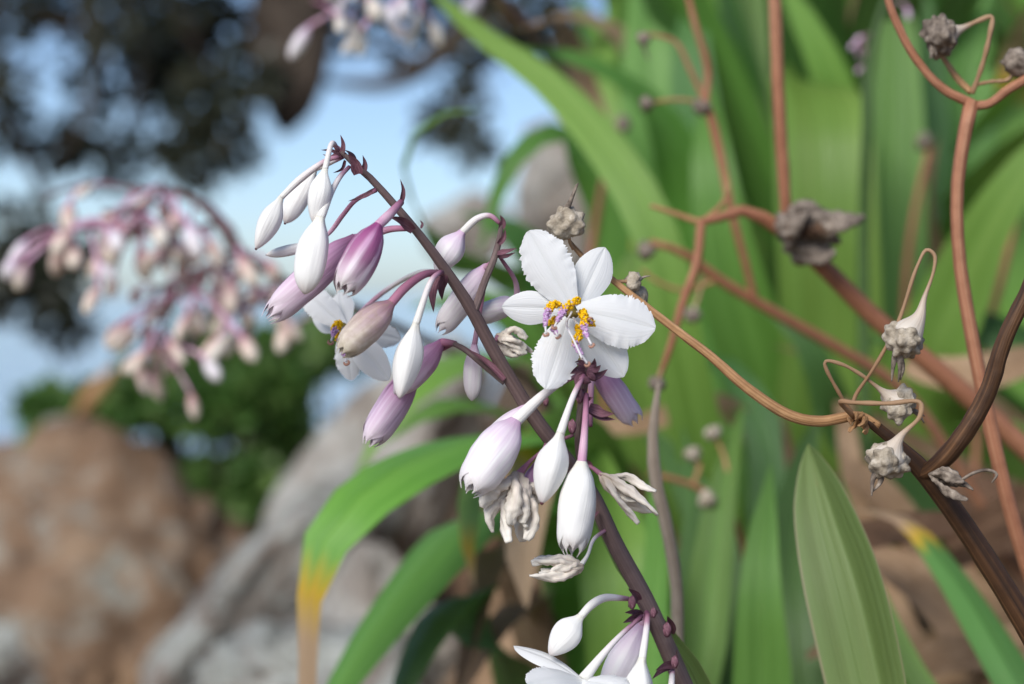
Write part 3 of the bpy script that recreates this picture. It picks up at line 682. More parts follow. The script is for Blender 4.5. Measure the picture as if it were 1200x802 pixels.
# ---------------------------------------------------------------- flower parts
PROF_CLOSED = ([0, .08, .18, .30, .42, .56, .74, .9, .97, 1], [.25, .35, .60, .88, 1.0, .98, .76, .42, .20, .06])
PROF_LONG = ([0, .08, .2, .36, .6, .8, .93, 1], [.28, .42, .72, .96, 1.0, .84, .48, .08])
def px_r(r, p): return r * K * proj(p)[2]
def bud(th, path, neck, tip, r, kind='bud_white', ped='ped_white', pr=(2.6, 3.2), tipm=True, prof=PROF_CLOSED, open_=0.0, under=None, bend=0.0, seed=None):
    """path: pedicel control points (px,py,mm), ends at neck; body from neck to tip, r = half width in px"""
    r0 = random.Random(seed if seed is not None else int(neck[0] * 7 + neck[1]))
    nk, tp = F(neck), F(tip); nk = nk - (tp - nk) * .09; ax = (tp - nk); L = ax.length; rm = px_r(r, nk)
    sg = ax.normalized().cross(TOCAM)
    if sg.length < 1e-3: sg = Vector((1, 0, 0))
    sg.normalize()
    body = [nk, nk + ax * .5 + sg * bend * L, tp]
    ph = r0.uniform(0, 6.28); m = MB()
    if not open_:
        def mod(t, a):
            tw = a + ph + t * .5; s = math.cos(tw * 3)
            return 1 + .05 * s + .03 * math.cos(tw * 6 + .8) - .06 * math.exp(-((s + 1) / .08) ** 2) + .02 * noise.noise(Vector((math.cos(a) * 2 + ph, math.sin(a) * 2, t * 4)))
        m.tube(body, lambda t: curve_table(*prof, t) * rm, 30, 30, mod)
        o = th.part('bud', m, M[kind], under)
    else:
        bp = spline(body, 30); fr = frames(bp)
        def sector(mm, a0, half, k, tl, flare, sd):
            rows = []; nc = 12
            for i in range(31):
                t = i / 30; tt = t * tl; j = min(30, int(tt * 30)); p = bp[j] + (bp[min(30, j + 1)] - bp[j]) * (tt * 30 - j)
                T, N, Bn = fr[j]
                hw = half * (1 - smooth(.80, 1.0, t) * .95)
                rad = curve_table([0, .06, .18, .4, .7, .9, 1], [.28, .42, .76, 1, .96, .70, .34], t) * rm * k + flare * rm * smooth(.6, 1, t)
                row = []
                for q in range(nc + 1):
                    u = q / nc * 2 - 1; a = a0 + u * hw + t * .35
                    rr = rad * (1 + .05 * math.cos(u * 3.1) + .05 * noise.noise(Vector((u * 2, t * 5, sd))))
                    row.append(p + (N * math.cos(a) + Bn * math.sin(a)) * rr)
                rows.append(row)
            mm.grid(rows)
        for i in range(3): sector(m, ph + i * 2.094 + 1.05, 1.05, .90, r0.uniform(.97, 1.0), .0, i + ph)
        o = th.part('bud', m, M[kind], under)
        for i in range(3):
            mm = MB(); sector(mm, ph + i * 2.094, 1.12, 1.0 + .02 * i, r0.uniform(.94, 1.0), open_ * r0.uniform(.4, 1.2), i * 3 + ph)
            th.part('tepal', mm, M[kind], o)
    pp = [F(p) for p in path] + [nk + ax * .02]
    rs = [px_r(pr[0], pp[0])] + [px_r(lerp(pr[0], pr[1], i / max(1, len(pp) - 2)), p) for i, p in enumerate(pp[1:-1], 1)]
    e = curve_table(*prof, 0) * rm * 1.06
    m = MB(); nn = 26
    tot = sum((b - a).length for a, b in zip(pp, pp[1:]))
    m.tube(pp, lambda t: lerp(px_r(lerp(pr[0], pr[1], min(1, t * 1.3)), pp[0]), e, smooth(.45, 1, t) ** 1.5), 12, nn)
    th.part('pedicel', m, M[ped], o)
    if tipm and not open_:
        m = MB(); m.blob(tp - ax.normalized() * rm * .02, rm * .14, 1, 0, (1, 1, 1.0)); th.part('bud_tip', m, M['tip'], o)
    return o
def bract(th, a, b, w=3.0, mat='bract', under=None, curve=2.5, hint=None):
    A_, B_ = F(a), F(b); ax = B_ - A_; sg = ax.normalized().cross(TOCAM); sg = sg.normalized() if sg.length > 1e-3 else Vector((1, 0, 0))
    m = MB(); hw = px_r(w, A_)
    m.blade([A_, A_ + ax * .5 + sg * px_r(curve, A_), B_], lambda t: hw * curve_table([0, .3, .7, 1], [.75, 1, .55, .03], t), hint or (TOCAM + Vector((rnd.uniform(-.8, .8), 0, rnd.uniform(-.5, .8)))), 12, 6, .55, 0, .12, 4)
    return th.part('bract', m, M[mat], under)
def budlet(th, c, r, d=(0, 0, -1), mat='bract'):
    ce = F(c); m = MB(); q = Vector(d).to_track_quat('Z', 'Y').to_matrix(); rr = px_r(r, ce)
    m.blob(ce, rr, 2, 0, (.75, .75, 1.25), lambda p: 1 + .1 * math.cos(3 * math.atan2(p.y, p.x)) + .08 * noise.noise(p * 3), q)
    return th.part('young_bud', m, M[mat])
def petal(th, fl, a, b, hw, ruffled, mat='petal', back=0.0, hint=None, mid=0.0, cup=-.25, seed=0):
    """a base, b tip in (px,py,mm); hw px"""
    A_, B_ = F(a), F(b); h = hint or TOCAM
    m = MB(); w = px_r(hw, A_)
    prof = ([0, .12, .35, .62, .84, .95, 1], [.30, .50, .86, 1.0, .74, .40, .10]) if ruffled else ([0, .12, .35, .6, .82, .95, 1], [.34, .52, .85, 1, .74, .36, .04])
    mid_ = A_.lerp(B_, .5) + h * (px_r(mid, A_))
    m.blade([A_, mid_, B_], lambda t: w * curve_table(*prof, t), h, 72, 20, .10, cup, .10 if ruffled else .04, 11 if ruffled else 4, seed=seed, teeth=.15 if ruffled else .02)
    return th.part('petal', m, M[mat], fl)
def stamen(th, fl, pts, ya, yb, seed, k=1.0):
    """pts: root..anther; yellow hairs between fractions 0.25..ya, lilac ya..yb, tan anther at the end"""
    r = random.Random(seed); m = MB(); w = [F(p) for p in pts]
    path = m.tube(w, px_r(1.3, w[0]), 8, 24, mi=0)
    fr = frames(path)
    for i in range(int(210 * k)):
        t = lerp(.22, yb, r.random()); j = min(23, int(t * 24)); a = r.uniform(0, 6.28)
        T, N, Bn = fr[j]; p = path[j].lerp(path[j + 1], t * 24 - j)
        yel = t < ya + r.uniform(-.04, .04)
        rad = px_r((5.4 if yel else 4.2) * r.uniform(.45, 1.0) * math.sin(math.pi * min(1, max(.15, (t - .15) / (yb - .12)))) ** .5, p)
        m.blob(p + (N * math.cos(a) + Bn * math.sin(a)) * rad, px_r(r.uniform(1.0, 1.9), p), 1, 1 if yel else 2, (1, 1, 1))
    e = path[-1]; T = fr[-1][0]; sd_ = T.cross(TOCAM); sd_ = sd_.normalized() if sd_.length > 1e-3 else Vector((1, 0, 0))
    c = e + T * px_r(.5, e)
    m.tube([c + sd_ * px_r(3.2, e) - T * px_r(1, e), c + sd_ * px_r(2.6, e) + T * px_r(2.2, e), c + T * px_r(3.2, e) + TOCAM * px_r(1, e), c - sd_ * px_r(2.6, e) + T * px_r(1.6, e), c - sd_ * px_r(2.2, e) - T * px_r(1.5, e)],
           [px_r(.8, e), px_r(1.5, e), px_r(1.6, e), px_r(1.5, e), px_r(.8, e)], 8, 16, mi=3)
    return th.part('stamen', m, [M['filament'], M['yellow'], M['lilac'], M['anther']], fl)
def withered(th, ped, neck, tip, r, prongs, seed, spread=.6, name='withered_flower', mat='withered', pedm='ped_dark', bundle=7):
    """a shrivelled flower: crumpled strips running from neck to tip; prongs = list of (px,py,mm) strip ends"""
    rr = random.Random(seed); nk, tp = F(neck), F(tip); ax = tp - nk; rm = px_r(r, nk); L = ax.length
    N = ax.orthogonal().normalized(); Bn = ax.normalized().cross(N); m = MB()
    for i in range(bundle):
        a = i / bundle * 6.28 + rr.uniform(-.3, .3); off = N * math.cos(a) + Bn * math.sin(a)
        e = F(prongs[i % len(prongs)]) if i < len(prongs) else nk + ax * rr.uniform(.7, 1.0) + off * rm * spread
        p1 = nk + ax * .12 + off * rm * .30; p2 = nk.lerp(e, .45) + off * rm * rr.uniform(.5, .9); p3 = nk.lerp(e, .78) + off * rm * rr.uniform(.2, .7)
        curl = e + off * rm * rr.uniform(-.2, .35)
        tw = rr.uniform(0, 5); wd_ = rm * rr.uniform(.34, .5)
        def mod(t, ang, tw=tw): return 1 + .42 * math.sin(2 * ang + tw + t * 7) + .5 * noise.noise(Vector((math.cos(ang) * 1.8 + tw, math.sin(ang) * 1.8, t * 11)))
        m.tube([nk - ax * .02, p1, p2, p3, curl], lambda t: wd_ * curve_table([0, .2, .5, .8, 1], [.4, .85, 1, .8, .42], t), 14, 34, mod)
    o = th.part(name, m, M[mat])
    if ped:
        mm = MB(); pp = [F(p) for p in ped] + [nk + ax * .04]; mm.tube(pp, [px_r(2.2, pp[0])] * (len(pp) - 1) + [rm * .3], 10)
        th.part('pedicel', mm, M[pedm], o)
    return o

# ---------------------------------------------------------------- the flower stalk in focus
st_base = Vector((.115, .44, ground(.115, .44)))
S = Thing('flower_stalk', 'purple brown flower stalk with one open white star flower and hanging white and lilac buds', 'flower stalk', st_base)
axis = [st_base - UP * .02, F((985, 1300, 32)), F((870, 960, 26)), F((800, 800, 20)), F((757, 705, 17)), F((722, 640, 15)), F((692, 578, 14)), F((655, 528, 12)), F((625, 488, 10)), F((600, 448, 8)), F((575, 405, 6)), F((552, 362, 4)), F((523, 318, 2)), F((492, 276, 0)), F((462, 240, 0)), F((432, 207, 0)), F((412, 190, 0)), F((400, 178, 0))]
m = MB()
rr_ = [17, 15, 13, 11.5, 11, 10.5, 10, 9.5, 9, 8.5, 8, 7.5, 6.2, 5.2, 4.6, 4.2, 3.6, 2.6]
m.tube(axis, [r * K * .4 for r in rr_], 18, 120, lambda t, a: 1 + .05 * math.sin(a * 3) + .04 * noise.noise(Vector((math.cos(a) * 2, math.sin(a) * 2, t * 60))))
S.part('stem', m, M['stem'])
def branch(th, pts, rs, mat='stem', name='side_branch', segs=12):
    m = MB(); w = [F(p) for p in pts]; m.tube(w, [px_r(r, w[0]) for r in rs], segs, 8 * len(pts)); return th.part(name, m, M[mat])
# growing tip
bract(S, (402, 182, 0), (399, 158, -1), 3.5); bract(S, (400, 184, 0), (376, 176, -3), 3); bract(S, (398, 178, 1), (378, 181, 3), 2.6, curve=-5)
bract(S, (404, 188, 0), (390, 203, -2), 2.4, curve=-4); bract(S, (415, 196, 1), (404, 176, -4), 6, 'bract', curve=3); bract(S, (424, 204, 0), (425, 182, -1), 4)
bract(S, (420, 204, -2), (408, 180, -4), 7, 'bract'); bract(S, (399, 180, 1), (387, 172, 2), 2.4, curve=4)
bract(S, (470, 238, -3), (469, 210, -4), 3.2); bract(S, (484, 270, -2), (456, 254, -5), 6, curve=3); bract(S, (440, 222, -1), (408, 236, -3), 3, curve=-2)
bract(S, (494, 268, 2), (492, 258, 3), 2)
# upper hanging buds
bud(S, [(396, 176, -2), (389, 168, -6)], (380, 203, -8), (367, 261, -9), 13.5)
bud(S, [(400, 184, 0), (383, 188, 3), (352, 210, 5)], (327, 236, 5), (300, 292, 4), 13, pr=(2.2, 5))
bud(S, [(402, 184, 3), (384, 192, 10)], (366, 202, 12), (334, 262, 12), 13.5, prof=PROF_LONG)
bud(S, [(409, 196, -1), (398, 208, -5), (386, 230, -8)], (374, 262, -10), (357, 345, -11), 18.5, prof=PROF_LONG, tipm=False, pr=(2.4, 4))
bud(S, [(441, 223, -1), (418, 234, 0), (402, 252, 3), (385, 274, 8)], (362, 288, 10), (312, 299, 10), 6.5, ped='ped_pink', prof=PROF_LONG)
bud(S, [(484, 268, 0), (456, 269, 4), (428, 278, 6)], (408, 286, 6), (310, 375, 3), 19, 'bud_lilac', 'ped_pink', (3, 5), prof=PROF_LONG, open_=.12)
bud(S, [(470, 237, -4), (458, 250, -8)], (440, 270, -11), (399, 346, -14), 20, 'bud_purple', 'ped_pink', (4, 6), prof=PROF_LONG, open_=.08, seed=4)
bud(S, [(586, 262, 6), (574, 253, 6), (560, 256, 6)], (540, 275, 7), (511, 320, 8), 16.5, 'bud_blush', 'ped_white', (2.4, 4.6), tipm=False)
bud(S, [(518, 320, -1), (497, 322, -5), (474, 338, -8)], (454, 360, -10), (397, 416, -12), 19, 'bud_old', 'ped_dark', (3.8, 5.5), prof=PROF_LONG, open_=.1, seed=9)
bud(S, [(516, 319, -2), (505, 330, -6)], (486, 386, -8), (468, 467, -10), 17, pr=(3, 3.8), tipm=False)
bract(S, (518, 318, 0), (508, 366, 0), 8, curve=4); bract(S, (520, 322, 1), (518, 352, 3), 6)
branch(S, [(592, 448, 8), (572, 432, 8), (545, 410, 9), (532, 403, 10)], [4.5, 4, 3.6, 3])
bract(S, (590, 446, 6), (545, 408, 6), 5, curve=3)
bud(S, [(534, 403, 10)], (514, 405, 12), (462, 462, 12), 16, 'bud_lilac', 'ped_dark', (3.5, 5), prof=PROF_LONG, tipm=False)
bud(S, [(528, 404, 12), (500, 420, 16)], (482, 440, 17), (429, 524, 15), 18, 'bud_lilac', 'ped_pink', (3, 4), prof=PROF_LONG, open_=.18, seed=3)
# branch rising on the far side of the stem
branch(S, [(556, 365, 4), (568, 330, 5), (580, 300, 6), (586, 276, 6), (587, 264, 6)], [5, 4.4, 4, 3.4, 2.5])
bract(S, (587, 268, 6), (586, 252, 5), 4); bract(S, (584, 286, 5), (592, 268, 4), 3.5); bract(S, (583, 298, 5), (606, 291, 3), 4, curve=1); bract(S, (580, 300, 6), (604, 296, 8), 3)
bud(S, [(580, 305, 7), (572, 312, 9)], (566, 318, 11), (513, 392, 14), 15, 'bud_blush', 'ped_pink', (3, 4), prof=PROF_LONG, open_=.1)
bud(S, [(568, 335, 8), (560, 380, 12)], (556, 408, 14), (553, 470, 15), 11, 'bud_blush', 'ped_pink', (2, 3), prof=PROF_LONG, tipm=False)
bud(S, [(585, 300, 8), (604, 330, 14), (606, 345, 16)], (602, 355, 17), (556, 372, 18), 13, 'bud_blush', 'ped_pink', (2, 3), prof=PROF_LONG, open_=.2)
withered(S, [(582, 420, 8), (578, 404, 10)], (582, 394, 11), (622, 412, 12), 11, [(624, 414, 12), (618, 396, 10)], 3, .4)
# raceme branch carrying the open flower
branch(S, [(688, 572, 13), (678, 520, 7), (682, 470, 2), (687, 438, 0), (688, 428, 1)], [5, 4.6, 4.4, 4, 3], 'stem')
for a_, b_, w_ in (((684, 436, -2), (668, 438, -5), 6), ((688, 434, -2), (704, 428, -4), 6), ((686, 440, -3), (674, 452, -6), 6), ((690, 432, 0), (697, 420, -2), 5), ((684, 430, -2), (672, 426, -3), 5), ((690, 440, -2), (712, 433, -2), 5),
                  ((685, 460, -2), (674, 468, -5), 5), ((684, 464, -1), (695, 466, -4), 5), ((690, 478, 0), (720, 485, -3), 7), ((690, 482, 0), (721, 492, -2), 5), ((660, 540, 8), (648, 520, 8), 4)):
    bract(S, a_, b_, w_, curve=3)
budlet(S, (671, 500, 0), 7); budlet(S, (680, 464, -3), 7); budlet(S, (684, 445, -4), 7, (1, 0, -.4)); budlet(S, (640, 470, 8), 5); budlet(S, (693, 441, -3), 6, (.5, 0, -.6))
# hanging buds under the flower
bud(S, [(683, 438, 0), (662, 446, 4), (638, 462, 0)], (600, 500, -4), (548, 580, -8), 25, 'bud_blush', 'ped_white', (3, 6), prof=PROF_LONG, open_=.10, seed=11)
bud(S, [(672, 440, 4), (640, 462, 9)], (612, 480, 8), (558, 534, 6), 12, 'bud_blush', 'ped_white', (2, 3), prof=PROF_LONG, tipm=False)
bud(S, [(684, 440, -4), (672, 464, -7)], (655, 514, -9), (635, 590, -10), 19.5, 'bud_white', 'ped_white', (3, 4))
bud(S, [(687, 462, -3), (686, 490, -6), (684, 520, -8)], (681, 550, -9), (670, 653, -11), 21, 'bud_white', 'ped_pink', (3, 4.5), open_=.12, seed=17)
withered(S, [(672, 510, 4), (648, 520, 2), (622, 540, 0)], (606, 556, -1), (596, 632, -3), 19, [(570, 596, -4), (580, 624, -2), (598, 636, -6), (616, 618, -4), (610, 634, 2), (622, 600, 2)], 5, .8, bundle=9)
bud(S, [(640, 520, 2), (632, 540, 1)], (626, 548, 2), (612, 596, 2), 10, 'bud_lilac', 'ped_pink', (2, 3), prof=PROF_LONG, tipm=False)
withered(S, [(676, 545, 8), (690, 546, 6)], (704, 556, 5), (752, 590, 4), 11, [(768, 577, 3), (770, 604, 4), (748, 614, 5), (764, 600, 8)], 8, .3, bundle=5)
withered(S, [(712, 620, 14), (696, 632, 10), (688, 652, 6)], (682, 664, 5), (622, 668, 3), 12, [(620, 672, 2), (626, 656, 4), (640, 680, 3)], 13, .4, bundle=6, pedm='ped_white')
bud(S, [(692, 500, 16), (694, 430, 22)], (700, 432, 24), (746, 498, 26), 15, 'bud_lilac', 'ped_pink', (2.5, 4), prof=PROF_LONG, open_=.25, seed=2)
bract(S, (702, 600, 12), (692, 622, 8), 2.6); bract(S, (694, 548, 6), (684, 538, 5), 3)
# lowest cluster
bud(S, [(742, 703, 14), (727, 701, 10), (708, 701, 7), (692, 710, 4)], (678, 726, 3), (644, 768, 1), 17.5, 'bud_white', 'ped_white', (2.2, 5.5), tipm=False)
bud(S, [(758, 718, 12), (755, 724, 14)], (750, 738, 15), (708, 820, 15), 19, 'bud_blush', 'ped_pink', (3, 4), prof=PROF_LONG)
bud(S, [(759, 720, 8), (757, 742, 4)], (752, 778, 1), (742, 860, 0), 17.5, 'bud_white', 'ped_white', (3.2, 4.2))
bud(S, [(788, 785, 14), (787, 800, 8)], (784, 830, 5), (770, 910, 4), 17, 'bud_white', 'ped_white', (3, 4))
for a_, b_, w_ in (((748, 704, 12), (736, 690, 8), 5), ((746, 706, 12), (736, 712, 6), 6), ((752, 722, 12), (730, 730, 5), 6), ((752, 722, 12), (732, 718, 6), 5), ((762, 722, 12), (766, 712, 6), 5), ((784, 742, 14), (782, 722, 8), 7),
                  ((786, 744, 14), (776, 736, 6), 6), ((788, 778, 14), (764, 796, 6), 5), ((788, 778, 14), (792, 762, 8), 6), ((790, 780, 14), (768, 786, 6), 5)):
    bract(S, a_, b_, w_, curve=2)
budlet(S, (741, 706, 6), 6.5); budlet(S, (766, 718, 6), 5); budlet(S, (782, 738, 7), 7); budlet(S, (791, 776, 7), 6)

# the open flower
fo = MB(); fo.blob(F((670, 366, -3)), px_r(8, F((670, 366, -3))), 3, 0, (1, 1, 1.05), lambda p: 1 + .13 * math.cos(3 * math.atan2(p.x, p.z)))
flower = S.part('flower', fo, M['ovary'], label='open white star flower with yellow and lilac stamens')
petal(S, flower, (677, 366, 2), (731, 442, 1), 25, False, seed=4, mid=2)
petal(S, flower, (666, 362, 2), (588, 360, 3), 20, False, seed=9, mid=3)
petal(S, flower, (676, 362, 2), (709, 290, 5), 23, False, seed=2, mid=2)
petal(S, flower, (666, 372, 0), (640, 456, -6), 27, True, seed=13, mid=3, hint=Vector((.1, -1, .15)))
petal(S, flower, (670, 360, 0), (619, 271, 2), 30, True, seed=21, mid=4, hint=Vector((-.15, -1, -.1)))
petal(S, flower, (674, 364, 0), (768, 385, -1), 32, True, seed=33, mid=4, hint=Vector((.1, -1, .2)))
m = MB(); m.tube([F((676, 440, 4)), F((684, 416, 8)), F((672, 378, 4))], [px_r(3, F((676, 440, 4)))] * 2 + [px_r(5, F((676, 440, 4)))], 10)
S.part('pedicel', m, M['ped_white'], flower)
m = MB(); m.tube([F((670, 366, -5)), F((664, 380, -10)), F((672, 398, -15)), F((682, 420, -18))], px_r(1.3, F((670, 366, -5))), 8); S.part('style', m, M['filament'], flower)
stamen(S, flower, [(666, 364, -3), (652, 356, -7), (643, 364, -11), (639, 378, -14), (640, 391, -16)], .58, .88, 1)
stamen(S, flower, [(670, 360, -3), (678, 352, -7), (664, 360, -11), (656, 371, -14), (650, 383, -16)], .66, .92, 2, 1.2)
stamen(S, flower, [(674, 366, -3), (683, 366, -7), (684, 380, -11), (687, 392, -14), (693, 404, -16)], .62, .88, 3)
stamen(S, flower, [(671, 370, -3), (679, 390, -8), (674, 402, -12), (679, 412, -15), (688, 426, -17)], .62, .88, 4)
stamen(S, flower, [(666, 368, -3), (652, 374, -7), (647, 381, -10), (650, 388, -12), (654, 394, -14)], .70, .9, 5, .7)
stamen(S, flower, [(673, 364, -3), (686, 372, -6), (694, 380, -9), (692, 376, -10)], .95, .97, 6, .45)

# second, older open flower on the far side, and the flower at the foot of the cluster
fo = MB(); fo.blob(F((402, 384, 26)), px_r(6, F((402, 384, 26))), 2, 0)
f2 = S.part('flower', fo, M['ovary'], label='half hidden white flower behind the fading bud')
for b_, hw, rf in (((352, 338, 30), 17, True), ((398, 342, 36), 15, False), ((470, 398, 34), 16, True), ((456, 446, 28), 18, False), ((412, 446, 30), 16, True), ((366, 372, 40), 14, False)):
    petal(S, f2, (404, 384, 28), b_, hw, rf, seed=b_[0], mid=3)
stamen(S, f2, [(402, 384, 24), (396, 380, 20), (392, 388, 17), (388, 400, 16)], .7, .9, 11)
stamen(S, f2, [(402, 386, 24), (398, 396, 20), (402, 410, 17), (406, 424, 16)], .5, .9, 12)
m = MB(); m.tube([F((404, 386, 29)), F((440, 350, 32)), F((490, 320, 14)), F((517, 319, 3))], px_r(3, F((404, 386, 29))), 10); S.part('pedicel', m, M['ped_white'], f2)
fo = MB(); fo.blob(F((672, 806, 0)), px_r(6, F((672, 806, 0))), 2, 0)
f3 = S.part('flower', fo, M['ovary'], label='white flower seen from behind at the lowest cluster')
m = MB(); m.tube([F((752, 722, 10)), F((724, 748, 5)), F((706, 768, 3)), F((684, 796, 1))], [px_r(q, F((752, 722, 10))) for q in (2.6, 3.2, 4.4, 7)], 12); S.part('pedicel', m, M['ped_white'], f3)
for b_, hw, rf, hn in (((602, 757, 6), 14, False, Vector((.4, -.6, .9))), ((618, 802, -8), 26, True, Vector((.3, -.6, .8))), ((740, 815, -6), 24, True, Vector((0, -.7, .8))), ((640, 870, -10), 24, False, Vector((-.4, -1, .3))), ((700, 880, -4), 24, True, Vector((.2, -1, .2))), ((735, 850, 14), 18, False, Vector((.4, -.8, .4)))):
    petal(S, f3, (682, 797, 1), b_, hw, rf, seed=b_[0], mid=6, hint=hn.normalized(), cup=-.4)

# ---------------------------------------------------------------- out-of-focus flower stalks behind
def far_bud(th, p, d, L, r, seed, kind='bud_pink'):
    """bud on a short pedicel from point p hanging along d; far enough away to need fewer faces"""
    rr = random.Random(seed); d = d.normalized(); a = p + (d + Vector((rr.uniform(-1, 1), rr.uniform(-1, 1), rr.uniform(-.2, 1.1))) * .8) * L * rr.uniform(.5, 1.9) + Vector((rr.uniform(-1, 1), rr.uniform(-1, 1), 0)) * L * .12
    b = a + d * L; m = MB()
    m.tube([a, (a + b) / 2, b], lambda t: curve_table(*PROF_LONG, t) * r, 12, 12); o = th.part('bud', m, M[kind])
    m = MB(); m.tube([p, p.lerp(a, .5) + Vector((rr.uniform(-.1, .1), 0, .15)) * L, a + d * L * .03], [r * .18, r * .22, r * .36], 7, 10); th.part('pedicel', m, M['ped_pink'], o)
def far_stalk(label, stem, r0, side, nb, seed, spread, kinds, L=.0125):
    b = Q(stem[0]); base = Vector((b.x, b.y, ground(b.x, b.y)))
    th = Thing('flower_stalk', label, 'flower stalk', base, 'out of focus flower stalks')
    rr = random.Random(seed); m = MB(); pts = [base - UP * .02] + [Q(p) for p in stem[1:]]
    path = m.tube(pts, [r0 * lerp(1, .35, i / (len(pts) - 1)) for i in range(len(pts))], 10, 60); th.part('stem', m, M['stem'])
    lines = [path[int(len(path) * spread):]]
    for s in side:
        m = MB(); lines.append(m.tube([Q(p) for p in s], [r0 * .45, r0 * .25], 8, 24)); th.part('side_branch', m, M['stem'])
    for i in range(nb):
        ln = lines[i % len(lines)]; p = ln[rr.randrange(len(ln))]
        far_bud(th, p, Vector((rr.uniform(-.9, .7), rr.uniform(-.7, .7), rr.uniform(-1.1, -.6))), L * rr.uniform(.65, 1.25), L * rr.uniform(.15, .27), seed * 100 + i, rr.choice(kinds))
    return th
far_stalk('blurred flower stalk with many pink and cream buds reaching out over the water', [(720, 520, .92), (640, 470, .90), (500, 400, .86), (400, 355, .82), (330, 328, .80), (275, 290, .79), (246, 250, .79), (215, 228, .79), (160, 222, .80), (100, 216, .81), (50, 232, .81)], .0026,
          [[(255, 262, .79), (215, 268, .78), (150, 265, .78)], [(275, 292, .79), (225, 325, .78), (175, 340, .78)], [(225, 325, .78), (195, 370, .78), (185, 405, .78)], [(330, 330, .80), (290, 350, .79), (262, 352, .79)], [(150, 262, .78), (95, 268, .77), (60, 272, .77)], [(190, 215, .79), (170, 240, .78), (120, 248, .78)]], 104, 3, .66, ['bud_pink', 'bud_pink', 'bud_pink', 'bud_blush', 'bud_old', 'bud_old', 'withered'])
far_stalk('blurred flower stalk whose pale buds droop past the thick limb', [(760, 420, .95), (740, 300, .93), (640, 60, .88), (540, -30, .82), (450, -45, .78), (390, -20, .76), (365, 2, .76)], .0035, [[(460, -45, .78), (430, -5, .77), (415, 15, .77)], [(520, -38, .81), (470, 0, .79), (440, 20, .79)]], 16, 6, .8, ['bud_blush', 'withered'])
gs = far_stalk('slim green flower stalk with tiny lilac buds between the upright leaves', [(1030, 560, .78), (1012, 300, .76), (1016, 150, .75), (1018, 70, .75), (1045, -20, .75), (1060, -60, .75)], .0028, [[(1018, 75, .75), (1012, 50, .75), (1016, 40, .75)]], 7, 9, .9, ['bud_lilac'], .0055)
for c in gs.o.children:
    if c.name.startswith('stem'): c.data.materials[0] = M['stem_green']

# ---------------------------------------------------------------- dry seed stalks
def capsule(th, c, r, neck_path, seed, tail=None, mat='capsule', neckm='capsule_neck', pedw=2.2, sub=4, squash=.82):
    """c centre (px,py,mm), r px; neck_path from the stem to the capsule's top"""
    rr = random.Random(seed); ce = F(c); R_ = px_r(r, ce); top = F(neck_path[-1]); ax = (ce - top).normalized()
    q = ax.to_track_quat('Z', 'Y').to_matrix()
    bumps = []
    for k in range(26):
        z = 1 - 2 * (k + .5) / 26; a = k * 2.39996 + rr.uniform(-.2, .2); s = math.sqrt(1 - z * z)
        bumps.append((Vector((math.cos(a) * s, math.sin(a) * s, z)), rr.uniform(.16, .34)))
    def mod(p):
        p = p.normalized(); k = .76 + .10 * math.cos(3 * math.atan2(p.y, p.x))
        k += max(h * math.exp(-((p - d).length / .25) ** 2) for d, h in bumps)
        return k + .05 * noise.noise(p * 4 + Vector((seed, 0, 0)))
    m = MB(); m.blob(ce, R_, sub, 0, (1, 1, squash), mod, q); o = th.part('seed_capsule', m, M[mat])
    pts = [F(p) for p in neck_path] + [ce - ax * R_ * .15]; m = MB()
    w0 = px_r(pedw, ce)
    m.tube(pts, lambda t: lerp(w0, R_ * .62, smooth(.80, 1, t) ** 1.4) * (1 + .12 * math.sin(t * 40)), 12, 8 * len(pts))
    th.part('pedicel', m, [M[neckm]], o)
    if tail:
        m = MB()
        for k in range(3):
            e = F(tail) + Vector((rr.uniform(-1, 1), rr.uniform(-1, 1), rr.uniform(-1, 1))) * R_ * .3
            m.tube([ce + ax * R_ * .5, ce.lerp(e, .6) + Vector((rr.uniform(-1, 1), 0, rr.uniform(-1, 1))) * R_ * .2, e], [R_ * .2, R_ * .11, R_ * .03], 7, 12)
        th.part('dried_style', m, M['capsule_dark'], o)
    return o
def dry(label, base_xy, group='dry seed stalks among the lily leaves', name='dry_seed_stalk'):
    return Thing(name, label, 'seed stalk', (base_xy[0], base_xy[1], ground(*base_xy)), group)
E = dry('dark brown dry stalk ending in a curved tan stem with grey knobbly seed capsules', (.33, .43))
m = MB(); pts = [E.b - UP * .02, F((1560, 1500, 22)), F((1330, 965, 14)), F((1240, 800, 10)), F((1200, 728, 8)), F((1140, 632, 6)), (F((1098, 572, 5))), F((1075, 545, 4)), F((1050, 520, 3)), F((1018, 494, 2)), F((1000, 489, 2))]
m.tube(pts, [px_r(q, F((1100, 560, 5))) for q in (17, 16, 15, 14.5, 14, 13, 12.5, 11, 7.5, 6, 5)], 16, 110, lambda t, a: 1 + .08 * noise.noise(Vector((math.cos(a) * 2, math.sin(a) * 2, t * 70))))
E.part('stem', m, M['dry_brown'])
def dry_branch(th, pts, rs, mat, segs=12, name='branch'):
    m = MB(); w = [F(p) for p in pts]; sdv = rnd.uniform(0, 50)
    m.tube(w, [px_r(r, w[0]) for r in rs], segs, 10 * len(pts), lambda t, a: 1 + .09 * noise.noise(Vector((math.cos(a) * 1.6 + sdv, math.sin(a) * 1.6, t * 24))))
    return th.part(name, m, M[mat])
dry_branch(E, [(1080, 556, 4), (1095, 548, 2), (1122, 519, -1), (1156, 463, -3), (1178, 396, -5), (1202, 346, -6), (1240, 262, -8), (1300, 170, -10)], [8, 11, 11, 10.5, 9.5, 9, 8.5, 8], 'dry_brown', 16)
